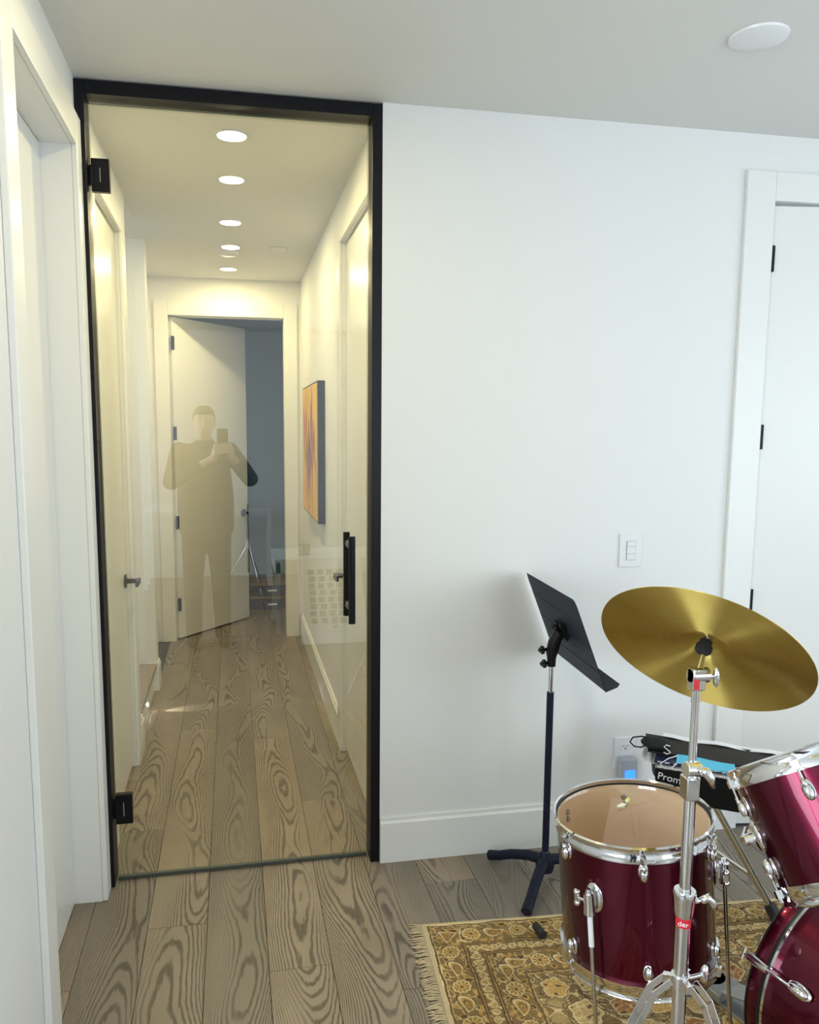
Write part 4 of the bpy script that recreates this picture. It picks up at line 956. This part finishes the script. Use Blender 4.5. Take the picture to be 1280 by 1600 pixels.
b = nb_(); wc = tl + V((0.032, -0.010, -0.014)); cyl(b, tl + V((0.010, -0.004, -0.012)), wc, 0.004, None, 12); ball(b, wc, 0.017, 0.42, 0.5, 1.25, 20); obj('wing_nut', b, 'chrome', tb_, smooth=True)
b = nb_(); box(b, pz.x - 0.0135, pz.x - 0.002, pz.y - 0.0135, pz.y - 0.0118, tl.z - 0.036, tl.z - 0.014); obj('red_sticker', b, 'red_badge', tb_)
zt = tl.z - 0.035; z1, z2, zb = 0.978, 0.702, 0.05
b = nb_(); cyl(b, (pz.x, pz.y, z1 - 0.02), (pz.x, pz.y, zt), 0.0075, None, 20); cyl(b, (pz.x, pz.y, z1 + 0.135), (pz.x, pz.y, zt), 0.0092, None, 20); obj('upper_tube', b, 'chrome', cs, smooth='auto')
b = nb_(); cyl(b, (pz.x, pz.y, z2 - 0.02), (pz.x, pz.y, z1 - 0.03), 0.0115, None, 24); obj('middle_tube', b, 'chrome', cs, smooth='auto')
b = nb_(); cyl(b, (pz.x, pz.y, 0.12), (pz.x, pz.y, z2 - 0.03), 0.0145, None, 24); obj('lower_tube', b, 'chrome', cs, smooth='auto')
b = nb_(); cyl(b, (pz.x, pz.y, z1 - 0.062), (pz.x, pz.y, z1 - 0.012), 0.0165, None, 20); box(b, pz.x - 0.018, pz.x + 0.010, pz.y - 0.017, pz.y + 0.012, z1 - 0.060, z1 - 0.014)
cyl(b, (pz.x - 0.017, pz.y - 0.004, z1 + 0.001), (pz.x + 0.014, pz.y - 0.004, z1 - 0.001), 0.0155, None, 28)
c2 = obj('upper_clamp', b, 'chrome', cs, smooth='auto', bevel=0.002)
b = nb_(); tube(b, [(pz.x + 0.006, pz.y - 0.016, z1 + 0.004), (pz.x + 0.014, pz.y - 0.027, z1 + 0.003), (pz.x + 0.023, pz.y - 0.030, z1 - 0.010), (pz.x + 0.030, pz.y - 0.031, z1 - 0.028)], [0.008, 0.010, 0.008, 0.004], 14); obj('wing_bolt', b, 'chrome', c2, smooth=True)
b = nb_(); lathe(b, [(0.012, 0.020), (0.021, 0.020), (0.023, 0.014), (0.021, 0.004), (0.019, -0.020), (0.017, -0.034), (0.0148, -0.036)], 32, (pz.x, pz.y, z2)); c3 = obj('lower_clamp', b, 'chrome', cs, smooth='auto')
b = nb_(); cyl(b, (pz.x + 0.014, pz.y - 0.006, z2 - 0.002), (pz.x + 0.034, pz.y - 0.008, z2 - 0.002), 0.0055, None, 12); tube(b, [(pz.x + 0.032, pz.y - 0.008, z2 - 0.002), (pz.x + 0.046, pz.y - 0.010, z2 + 0.004), (pz.x + 0.058, pz.y - 0.012, z2 - 0.010), (pz.x + 0.062, pz.y - 0.012, z2 - 0.020)], [0.007, 0.009, 0.008, 0.006], 12); obj('wing_bolt', b, 'chrome', c3, smooth=True)
b = nb_(); cyl(b, (pz.x, pz.y, z2 - 0.056), (pz.x, pz.y, z2 - 0.037), 0.0150, None, 28); bdg = obj('red_band', b, 'red_badge', cs, smooth='auto')

def text(name, s, size, mat, loc, xdir, ydir, parent, ext=0.0003, **props):
    cu = bpy.data.curves.new(name, 'FONT'); cu.body = s; cu.size = size; cu.extrude = ext; cu.align_x = 'CENTER'; cu.align_y = 'CENTER'
    cu.materials.append(MAT[mat]); o = bpy.data.objects.new(name, cu); COL.objects.link(o)
    x_, y_ = V(xdir).normalized(), V(ydir).normalized(); z_ = x_.cross(y_)
    mt = Matrix((x_, y_, z_)).transposed().to_4x4(); mt.translation = V(loc)
    if parent: o.parent = parent; mt = FR[parent.name].inverted() @ mt
    o.matrix_local = mt
    bpy.context.view_layer.update()
    me = bpy.data.meshes.new_from_object(o.evaluated_get(bpy.context.evaluated_depsgraph_get()))
    bpy.data.objects.remove(o); me.materials.clear(); me.materials.append(MAT[mat])
    o = bpy.data.objects.new(name, me); COL.objects.link(o)
    if parent: o.parent = parent
    o.matrix_local = mt
    return o
dv = V((-pz.x, -pz.y, 0)).normalized(); sx = V((-dv.y, dv.x, 0)); sx = sx if sx.x > 0 else -sx
text('lettering', 'der', 0.015, 'paper_white', V((pz.x, pz.y, z2 - 0.0465)) + dv * 0.0152, sx, (0, 0, 1), cs)

# tripod base with double-braced legs
zh, zr = 0.535, 0.26
b = nb_(); cyl(b, (pz.x, pz.y, zh - 0.022), (pz.x, pz.y, zh + 0.004), 0.0185, None, 24)
for k in range(3):
    a_ = math.radians(-88 + 120 * k); dr = V((math.cos(a_), math.sin(a_), 0)); obox(b, pz + dr * 0.022 + V((0, 0, zh - 0.010)), dr, (-dr.y, dr.x, 0), (0, 0, 1), 0.022, 0.012, 0.020)
hb = obj('leg_collar', b, 'chrome', cs, smooth='auto', bevel=0.001)
b = nb_(); tube(b, [(pz.x + 0.018, pz.y, zh - 0.008), (pz.x + 0.052, pz.y + 0.004, zh - 0.008)], 0.005, 12); ball(b, (pz.x + 0.058, pz.y + 0.004, zh - 0.008), 0.016, 0.6, 0.6, 1.3, 18); obj('wing_bolt', b, 'chrome', hb, smooth='auto')
b = nb_(); cyl(b, (pz.x, pz.y, zr - 0.012), (pz.x, pz.y, zr + 0.012), 0.0185, None, 24); obj('brace_collar', b, 'chrome', cs, smooth='auto')
for k in range(3):
    a_ = math.radians(-183 + 120 * k); dr = V((math.cos(a_), math.sin(a_), 0)); sd = V((-dr.y, dr.x, 0))
    p0 = pz + dr * 0.028 + V((0, 0, zh - 0.006)); p1 = pz + dr * 0.060 + V((0, 0, zh - 0.028)); p2 = pz + dr * 0.29 + V((0, 0, 0.030))
    b = nb_()
    for s_ in (-1, 1):
        for q0, q1 in ((p0, p1), (p1, p2)):
            dd = q1 - q0; obox(b, (q0 + q1) / 2 + sd * s_ * 0.011, dd, sd, dd.cross(sd), dd.length + 0.006, 0.0025, 0.016)
    lgo = obj('leg', b, 'chrome', cs, bevel=0.0008)
    b = nb_(); cyl(b, p2 - sd * 0.013, p2 + sd * 0.013, 0.020, None, 22); obox(b, p2 - V((0, 0, 0.012)), dr, sd, (0, 0, 1), 0.036, 0.024, 0.022); obj('rubber_foot', b, 'rubber', lgo, smooth='auto', bevel=0.002)
    b = nb_()
    q0 = pz + dr * 0.018 + V((0, 0, zr)); q1 = p1 + (p2 - p1) * 0.55; dd = q1 - q0
    obox(b, (q0 + q1) / 2, dd, sd, dd.cross(sd), dd.length, 0.012, 0.010); obj('brace', b, 'chrome_worn', lgo)

# ------------------------------------------------------------------ drum throne with the pile on its seat
tp = V((1.62, 2.40, 0)); SZ = 0.50
th_ = thing('drum_throne', 'black drum throne on folding chrome legs behind the floor tom', 'stool', tp)
b = nb_(); lathe(b, [(0, -0.085), (0.165, -0.085), (0.182, -0.07), (0.186, -0.03), (0.180, -0.008), (0.165, 0.0), (0, 0.004)], 56, tp + V((0, 0, SZ))); obj('seat', b, 'vinyl_black', th_, smooth='auto')
b = nb_(); cyl(b, tp + V((0, 0, 0.17)), tp + V((0, 0, SZ - 0.08)), 0.0135, None, 20); obj('post', b, 'chrome_worn', th_, smooth='auto')
b = nb_(); cyl(b, tp + V((0, 0, 0.315)), tp + V((0, 0, 0.338)), 0.024, None, 20); obj('leg_collar', b, 'black_plastic', th_, smooth='auto')
for k in range(3):
    a_ = math.radians(-57 + 120 * k); dr = V((math.cos(a_), math.sin(a_), 0)); sd = V((-dr.y, dr.x, 0))
    q0 = tp + dr * 0.03 + V((0, 0, 0.345)); q1 = tp + dr * 0.245 + V((0, 0, 0.046)); dd = q1 - q0
    b = nb_()
    for s_ in (-1, 1): obox(b, (q0 + q1) / 2 + sd * s_ * 0.009, dd, sd, dd.cross(sd), dd.length, 0.003, 0.014)
    lgo = obj('leg', b, 'chrome_worn', th_)
    b = nb_(); r0 = tp + dr * 0.02 + V((0, 0, 0.18)); r1 = q0 + dd * 0.72; de = r1 - r0; obox(b, (r0 + r1) / 2, de, sd, de.cross(sd), de.length, 0.012, 0.008); obj('brace', b, 'chrome_worn', lgo)
    b = nb_(); obox(b, q1 + dd.normalized() * 0.012, dd, sd, dd.cross(sd), 0.055, 0.034, 0.032); obj('rubber_foot', b, 'rubber', lgo, bevel=0.006)
# books and papers: local frame facing the camera
bd_ = V((-tp.x, -tp.y, 0)).normalized(); bx_ = V((-bd_.y, bd_.x, 0)); bx_ = bx_ if bx_.x > 0 else -bx_
bx_ = (bx_ * 0.995 - bd_ * 0.0).normalized()
def L(x, y, z): return tp + bx_ * x + bd_ * y + V((0, 0, SZ + z))   # x right, y toward the camera
def slab(name, mat, x0, x1, y0, y1, z0, z1, parent=None, rx=0.0, bevel=0.001, **pr):
    b = nb_(); obox(b, L((x0 + x1) / 2, (y0 + y1) / 2, (z0 + z1) / 2 + 0.0), bx_ + V((0, 0, rx)), bd_, V((0, 0, 1)) - bx_ * rx, abs(x1 - x0), abs(y1 - y0), abs(z1 - z0)); return obj(name, b, mat, parent, bevel=bevel, **pr)
bk1 = thing('spiral_book', 'black spiral-bound book with white lettering drooping over the throne seat', 'book', L(-0.02, 0.10, 0.01))
slab('page_block', 'paper_white', -0.155, 0.10, -0.06, 0.182, 0.006, 0.014, bk1)
b = nb_(); xs0, xs1 = -0.162, 0.105
pts = [L(xs0, 0.190, 0.012), L(xs1, 0.190, 0.012), L(xs1, 0.200, -0.09), L(xs0 + 0.01, 0.200, -0.09)]
v1 = [b.verts.new(p) for p in pts]; v2 = [b.verts.new(p - bd_ * 0.003) for p in pts]; b.faces.new(v1); b.faces.new(v2[::-1])
for i in range(4): b.faces.new([v1[i], v1[(i + 1) % 4], v2[(i + 1) % 4], v2[i]])
obj('front_cover', b, 'book_black', bk1)
n_ = 40; b = nb_()
for i in range(n_):
    x_ = xs0 + 0.004 + (xs1 - xs0 - 0.008) * i / (n_ - 1)
    pts = [L(x_, 0.186 + 0.007 * math.cos(t_), 0.014 + 0.007 * math.sin(t_)) for t_ in [j * 2 * PI / 10 for j in range(10)]]
    tube(b, pts, 0.0012, 5, closed=True)
obj('wire_binding', b, 'wire_steel', bk1, smooth=True)
text('lettering', 'Promi', 0.034, 'paper_white', L(xs0 + 0.052, 0.1945, -0.016), bx_ * 1.0 + V((0, 0, -0.10)), V((0, 0, 1)) + bx_ * 0.10, bk1)
slab('navy_music_book', 'book_navy', -0.165, 0.13, 0.01, 0.172, 0.0215, 0.0315, rx=0.0, label='dark blue music book on the throne under the face masks', cat='book')
nb2 = [o for o in bpy.data.objects if o.name.startswith('navy_music_book')][0]; FR[nb2.name] = Matrix.Identity(4)
b = nb_()
for i in range(16):
    x_ = -0.155 + random.uniform(0, 0.27); z_ = 0.0235 + random.uniform(0, 0.006); obox(b, L(x_, 0.1725, z_), bx_, bd_, (0, 0, 1), random.uniform(0.005, 0.02), 0.0006, 0.003)
obj('cover_print', b, 'paper_white', nb2, kind='stuff')
# white sheets under and over the folder
for i, (x0, x1, y0, y1, z0, rx, lb) in enumerate(((-0.215, -0.15, -0.02, 0.15, 0.0175, -0.15, 'white paper corner sticking out left of the pile on the throne'), (-0.15, 0.27, -0.030, 0.004, 0.0540, -0.014, 'white sheet edge behind the dark folder on the throne pile'), (0.04, 0.27, 0.02, 0.14, 0.0340, 0.0, 'white sheet under the dark folder, right side of the pile'))):
    b = nb_(); nn = 12
    rows = []
    for j in range(nn + 1):
        x_ = x0 + (x1 - x0) * j / nn; dz = 0.003 * math.sin(j * 1.3 + i) + rx * (x_ - x0)
        rows.append([b.verts.new(L(x_, y_, z0 + dz + tt)) for y_, tt in ((y0, 0), (y1, 0), (y1, -0.0006), (y0, -0.0006))])
    for j in range(nn):
        for k in range(4): b.faces.new([rows[j][k], rows[j + 1][k], rows[j + 1][(k + 1) % 4], rows[j][(k + 1) % 4]])
    b.faces.new(rows[0]); b.faces.new(rows[-1][::-1])
    obj('paper_sheet', b, 'paper_white', label=lb, cat='paper', group='loose papers on the throne')
b = nb_(); slabz = 0.052
pts = [L(-0.21, -0.01, 0.052), L(0.31, -0.01, 0.046), L(0.32, 0.13, 0.040), L(-0.19, 0.125, 0.043)]
v1 = [b.verts.new(p) for p in pts]; v2 = [b.verts.new(p - V((0, 0, 0.006))) for p in pts]; b.faces.new(v1); b.faces.new(v2[::-1])
for i in range(4): b.faces.new([v1[i], v1[(i + 1) % 4], v2[(i + 1) % 4], v2[i]])
obj('dark_folder', b, 'folder_brown', label='large dark brown folder lying open on the throne pile', cat='folder')
fm = thing('blue_face_mask', 'light blue disposable face mask on the throne pile', 'face mask', L(0.01, 0.10, 0.04))
b = nb_(); nn = 10; rows = []
for j in range(nn + 1):
    x_ = -0.095 + 0.18 * j / nn; dz = 0.002 * math.sin(j * 0.6) - 0.02 * (x_ + 0.095)
    rows.append([b.verts.new(L(x_, y_, 0.0 + dz + tt)) for y_, tt in ((0.132, 0.048), (0.176, 0.0345), (0.176, 0.0330), (0.132, 0.0462))])
for j in range(nn):
    for k in range(4): b.faces.new([rows[j][k], rows[j + 1][k], rows[j + 1][(k + 1) % 4], rows[j][(k + 1) % 4]])
b.faces.new(rows[0]); b.faces.new(rows[-1][::-1]); obj('mask_panel', b, 'mask_blue', fm, smooth='auto')
b = nb_(); tube(b, [L(-0.093, 0.140, 0.046), L(-0.12, 0.160, 0.040), L(-0.145, 0.182, 0.026), L(-0.128, 0.188, 0.012), L(-0.105, 0.186, 0.022), L(-0.094, 0.176, 0.034)], 0.0016, 6); obj('ear_loop', b, 'paper_white', fm, smooth=True)
bm2 = thing('black_face_mask', 'black cloth face mask with an ear loop sticking out left of the pile', 'face mask', L(-0.18, 0.08, 0.05))
b = nb_(); rot = Quaternion(V((0, 0, 1)), math.atan2(bx_.y, bx_.x)); ball(b, L(-0.165, 0.10, 0.064), 0.05, 1.05, 0.75, 0.40, 24, rot); obj('cloth', b, 'mask_black', bm2, smooth=True)
b = nb_(); tube(b, [L(-0.19, 0.10, 0.080), L(-0.215, 0.11, 0.084), L(-0.243, 0.11, 0.076), L(-0.252, 0.11, 0.058), L(-0.238, 0.11, 0.044), L(-0.215, 0.11, 0.044), L(-0.20, 0.11, 0.054)], 0.0026, 8); obj('ear_loop', b, 'mask_black', bm2, smooth=True)
b = nb_(); tube(b, [L(-0.118, 0.142, 0.076), L(-0.130, 0.145, 0.080), L(-0.138, 0.146, 0.072), L(-0.126, 0.146, 0.064), L(-0.116, 0.146, 0.056), L(-0.126, 0.146, 0.048), L(-0.138, 0.146, 0.053)], 0.0017, 7); obj('adjuster_cord', b, 'paper_white', bm2, smooth=True)

# ------------------------------------------------------------------ things behind the camera, seen in the glass
dk = thing('white_desk', 'white desk with a drawer block, reflected in the glass door behind the print', 'desk', (1.0, -1.05, 0))
b = nb_(); box(b, 0.36, 1.66, -1.24, -0.62, 0.59, 0.615); obj('desk_top', b, 'trim_paint', dk, bevel=0.002)
b = nb_(); box(b, 0.365, 0.62, -1.22, -0.625, 0.50, 0.59); dr_ = obj('drawer', b, 'trim_paint', dk, bevel=0.002)
b = nb_(); cyl(b, (0.45, -0.627, 0.545), (0.45, -0.612, 0.545), 0.010, None, 16); obj('knob', b, 'steel_grey', dr_, smooth='auto')
for x_, y_ in ((0.37, -0.66), (1.62, -0.66), (0.37, -1.22), (1.62, -1.22)):
    b = nb_(); box(b, x_, x_ + 0.035, y_, y_ + 0.035, 0, 0.59); obj('leg', b, 'trim_paint', dk)
b = nb_(); lathe(b, [(0, 0), (0.045, 0), (0.05, 0.02), (0.05, 0.085), (0.045, 0.085), (0.045, 0.01), (0, 0.01)], 28, (0.62, -0.85, 0.616)); obj('pen_cup', b, 'steel_grey', smooth='auto', label='small grey cup on the white desk', cat='cup')
pr = thing('framed_print', 'white print with rows of small beige photos, reflected in the glass', 'print', (0.82, -0.55, 0))
pb, pt_ = V((0.535, -0.244, 0.008)), V((0.0, -0.352, 0.606)).normalized(); pw, ph_ = 0.52, 0.70; px = V((1, 0, 0)); pn = px.cross(pt_); pn = pn if pn.y > 0 else -pn
b = nb_(); obox(b, pb + px * pw / 2 + pt_ * ph_ / 2 - pn * 0.006, px, pt_, pn, pw, ph_, 0.012); obj('mount_board', b, 'paper_white', pr)
k0 = None
for row in range(8):
    n_c = 5
    for c_ in range(n_c):
        x_ = 0.085 + c_ * 0.075 + (0.006 if row % 2 else 0.0) + (0.018 * (c_ % 3) if row % 2 else 0.0) * 0.3; y_ = ph_ - 0.11 - row * 0.058
        b = nb_(); obox(b, pb + px * (x_ + 0.02) + pt_ * y_ + pn * 0.0007, px, pt_, pn, 0.048, 0.044, 0.0014); obj('small_photo', b, 'photo_tan', pr)
b = nb_(); obox(b, pb + px * 0.27 + pt_ * 0.13 + pn * 0.0007, px, pt_, pn, 0.035, 0.022, 0.0014); obj('title_mark', b, 'photo_tan', pr)
b = nb_(); obox(b, pb + px * 0.27 + pt_ * 0.095 + pn * 0.0007, px, pt_, pn, 0.17, 0.004, 0.0014); obj('caption_line', b, 'line_grey', pr)
# console by the back wall
tb2 = thing('white_console', 'white console table behind the person, reflected in the glass', 'table', (-0.2, -2.9, 0))
b = nb_(); box(b, -0.86, 0.46, -3.05, -2.70, 0.775, 0.81); obj('table_top', b, 'trim_paint', tb2, bevel=0.002)
for x_ in (-0.86, 0.42):
    for y_ in (-3.05, -2.74):
        b = nb_(); box(b, x_, x_ + 0.04, y_, y_ + 0.04, 0, 0.775); obj('leg', b, 'trim_paint', tb2)
for i, (x0, x1, z0, z1) in enumerate(((-0.82, -0.42, 0.811, 0.84), (-0.80, -0.45, 0.841, 0.865), (-0.79, -0.50, 0.866, 0.885))):
    b = nb_(); box(b, x0, x1, -2.98, -2.74, z0, z1); obj('magazine', b, 'paper_white', bevel=0.001, label=('white magazine at the bottom of the pile on the console', 'white magazine in the middle of the pile on the console', 'white magazine on top of the pile on the console')[i], cat='magazine', group='magazines on the console')
tr_ = thing('light_stand', 'slim silver tripod stand behind the person, reflected in the glass', 'tripod', (0.17, -1.25, 0))
ap = V((0.17, -1.25, 0.66))
for a_ in (65, 185, 305):
    a_ = math.radians(a_); b = nb_(); tube(b, [ap, (ap.x + 0.36 * math.cos(a_), ap.y + 0.36 * math.sin(a_), 0.008)], 0.007, 10); obj('leg', b, 'chrome', tr_, smooth='auto')
b = nb_(); cyl(b, ap - V((0, 0, 0.25)), ap + V((0, 0, 0.35)), 0.009, None, 14); obj('post', b, 'black_metal', tr_, smooth='auto')
b = nb_(); cyl(b, ap - V((0, 0, 0.03)), ap + V((0, 0, 0.03)), 0.02, None, 16); obj('collar', b, 'paper_white', tr_, smooth='auto')

# ------------------------------------------------------------------ the person holding the phone
pp = thing('person', 'person in a dark sweater holding up a phone, reflected in the glass door', 'person', (-0.165, -0.45, 0))
def remesh(o, vox, sm=4):
    rm = o.modifiers.new('remesh', 'REMESH'); rm.mode = 'VOXEL'; rm.voxel_size = vox; rm.use_smooth_shade = True
    s_ = o.modifiers.new('smooth', 'SMOOTH'); s_.factor = 0.5; s_.iterations = sm
X0 = -0.165; Yp = -0.45
hc = V((-0.163, -0.415, 1.705))
shR, shL = V((X0 + 0.185, Yp, 1.485)), V((X0 - 0.185, Yp, 1.485))
elR, elL = V((0.165, -0.275, 1.285)), V((-0.405, -0.275, 1.265))
wrR, wrL = V((0.052, -0.075, 1.430)), V((-0.150, -0.085, 1.415))
b = nb_()
capsule(b, (X0, Yp, 1.05), (X0, Yp, 1.40), 0.125, 0.13); capsule(b, (X0, Yp, 1.46), (hc.x, hc.y - 0.01, 1.62), 0.062, 0.055)
ball(b, hc, 0.1, 0.78, 0.95, 1.12, 28); ball(b, hc + V((0, 0.025, -0.055)), 0.07, 0.80, 0.9, 1.05, 24)
ball(b, hc + V((0, 0.097, -0.018)), 0.016, 0.8, 1.2, 1.5, 12); ball(b, hc + V((0, 0.088, 0.018)), 0.012, 0.7, 1, 2.0, 12)
for s_ in (-1, 1):
    ball(b, hc + V((s_ * 0.080, -0.005, -0.012)), 0.03, 0.3, 0.6, 1.0, 14)
    ball(b, hc + V((s_ * 0.030, 0.083, 0.026)), 0.016, 1.4, 0.6, 0.5, 12)
ball(b, hc + V((0, 0.085, -0.062)), 0.014, 1.8, 0.8, 0.7, 12)
for sh_, el_, wr_ in ((shR, elR, wrR), (shL, elL, wrL)):
    capsule(b, sh_, el_, 0.052, 0.042); capsule(b, el_, wr_, 0.040, 0.027)
for s_ in (-1, 1):
    hp_ = V((X0 + s_ * 0.095, Yp, 0.93)); kn = V((X0 + s_ * 0.105, Yp + 0.02, 0.50)); an = V((X0 + s_ * 0.11, Yp - 0.01, 0.09))
    capsule(b, hp_, kn, 0.085, 0.055); capsule(b, kn, an, 0.052, 0.036); capsule(b, an - V((0, 0, 0.04)), an + V((0.01 * s_, 0.15, -0.055)), 0.036, 0.03)
capsule(b, (X0, Yp, 0.95), (X0, Yp, 1.08), 0.125, 0.125)
# hands: palm, four fingers wrapping the phone, thumb behind it
px0, px1, pz0, pz1, py = -0.068, 0.007, 1.492, 1.652, -0.018
def hand(wr, side):
    # side +1: his right hand at the +x edge of the phone
    ex = px1 if side > 0 else px0
    palm = V((ex + side * 0.022, py - 0.022, 1.478 if side > 0 else 1.470))
    capsule(b, wr, palm - V((0, 0.006, 0.02)), 0.026, 0.026, 14); capsule(b, palm - V((0, 0.004, 0.025)), palm + V((0, -0.002, 0.025)), 0.024, 0.022, 14)
    for i, (ln, r_) in enumerate(((0.062, 0.0088), (0.070, 0.0092), (0.066, 0.0088), (0.052, 0.0078))):
        z_ = 1.545 - i * 0.021 - (0.006 if side < 0 else 0)
        k1 = V((ex + side * 0.022, py - 0.004, z_ - 0.004)); k2 = V((ex + side * 0.016, py + 0.020, z_ + 0.002)); k3 = V((ex - side * (ln - 0.040), py + 0.025, z_ + 0.004)); k4 = V((ex - side * (ln - 0.018), py + 0.021, z_ + 0.003))
        capsule(b, palm + V((0, 0, (1.5 - i) * 0.012)), k1, 0.011, r_, 10); capsule(b, k1, k2, r_, r_ * 0.97, 10); capsule(b, k2, k3, r_ * 0.97, r_ * 0.92, 10); capsule(b, k3, k4, r_ * 0.92, r_ * 0.8, 10)
    t1 = palm + V((-side * 0.004, -0.012, 0.012)); t2 = V((ex - side * 0.006, py - 0.022, 1.525)); t3 = V((ex - side * 0.024, py - 0.018, 1.548))
    capsule(b, t1, t2, 0.013, 0.0105, 10); capsule(b, t2, t3, 0.0105, 0.009, 10)
hand(wrR, 1); hand(wrL, -1)
body = obj('body', b, 'skin', pp); remesh(body, 0.0055, 3)
b = nb_(); ball(b, hc + V((0, -0.012, 0.028)), 0.1, 0.84, 0.99, 0.98, 28)
cut = [v for v in b.verts if (v.co.z < hc.z + 0.035 and v.co.y > hc.y + 0.03) or v.co.z < hc.z - 0.03]
bmesh.ops.delete(b, geom=cut, context='VERTS')
for v in b.verts:
    if v.co.z > hc.z + 0.10: v.co.z = hc.z + 0.10 + (v.co.z - hc.z - 0.10) * 0.45 + 0.008
ho = obj('hair', b, 'hair', pp, smooth=True); so = ho.modifiers.new('solid', 'SOLIDIFY'); so.thickness = 0.008
b = nb_()
[(capsule(b, (X0 + s_ * 0.06, Yp, 0.93), (X0 + s_ * 0.06, Yp + 0.01, 1.14), 0.150, 0.152, 24), capsule(b, (X0 + s_ * 0.06, Yp + 0.01, 1.14), (X0 + s_ * 0.05, Yp, 1.36), 0.152, 0.140, 24)) for s_ in (-1, 1)]
capsule(b, shL + V((0.03, 0, -0.02)), shR + V((-0.03, 0, -0.02)), 0.078, 0.078, 20); capsule(b, (X0 - 0.06, Yp, 1.36), (X0 + 0.06, Yp, 1.36), 0.125, 0.125, 20); capsule(b, (X0 - 0.07, Yp, 1.05), (X0 + 0.07, Yp, 1.05), 0.12, 0.12, 20)
cyl(b, (X0, Yp + 0.002, 1.46), (X0, Yp + 0.014, 1.575), 0.085, 0.066, 24); capsule(b, (X0 - 0.05, Yp + 0.015, 1.43), (X0 + 0.05, Yp + 0.015, 1.43), 0.125, 0.125, 20)
for sh_, el_, wr_ in ((shR, elR, wrR), (shL, elL, wrL)):
    capsule(b, sh_, el_, 0.070, 0.060, 18); capsule(b, el_, wr_ + (el_ - wr_) * 0.16, 0.060, 0.037, 18)
sw = obj('sweater', b, 'sweater', pp); remesh(sw, 0.009, 4)
b = nb_(); capsule(b, (X0 - 0.04, Yp, 0.95), (X0 + 0.04, Yp, 0.95), 0.135, 0.135, 20)
for s_ in (-1, 1):
    hp_ = V((X0 + s_ * 0.085, Yp, 0.92)); kn = V((X0 + s_ * 0.105, Yp + 0.02, 0.50)); an = V((X0 + s_ * 0.11, Yp - 0.01, 0.12)); capsule(b, hp_, kn, 0.103, 0.075, 20); cyl(b, kn, an - V((0, 0, 0.07)), 0.075, 0.060, 20); ball(b, kn, 0.075)
trs = obj('trousers', b, 'trousers', pp); remesh(trs, 0.009, 4)
for s_ in (-1, 1):
    b = nb_(); an = V((X0 + s_ * 0.11, Yp - 0.03, 0.045)); capsule(b, an, an + V((0.01 * s_, 0.17, -0.002)), 0.045, 0.040, 18)
    for v in b.verts: v.co.z = max(v.co.z, 0.001)
    so_ = obj('shoe', b, 'shoe', pp); remesh(so_, 0.006, 2)
ph = thing('phone', 'black phone held up in both hands, reflected in the glass door', 'phone', ((px0 + px1) / 2, py, (pz0 + pz1) / 2))
b = nb_(); box(b, px0, px1, py - 0.004, py + 0.004, pz0, pz1); obj('phone_body', b, 'phone_black', ph, bevel=0.0035)
b = nb_(); box(b, px1 - 0.034, px1 - 0.004, py + 0.004, py + 0.0055, pz1 - 0.034, pz1 - 0.004); cm = obj('camera_bump', b, 'phone_black', ph, bevel=0.001)
for dx, dz in ((0.012, 0.012), (0.026, 0.012), (0.019, 0.025)):
    b = nb_(); cyl(b, (px1 - dx, py + 0.0055, pz1 - dz), (px1 - dx, py + 0.0072, pz1 - dz), 0.0055, None, 20); obj('lens', b, 'lens_glass', cm)
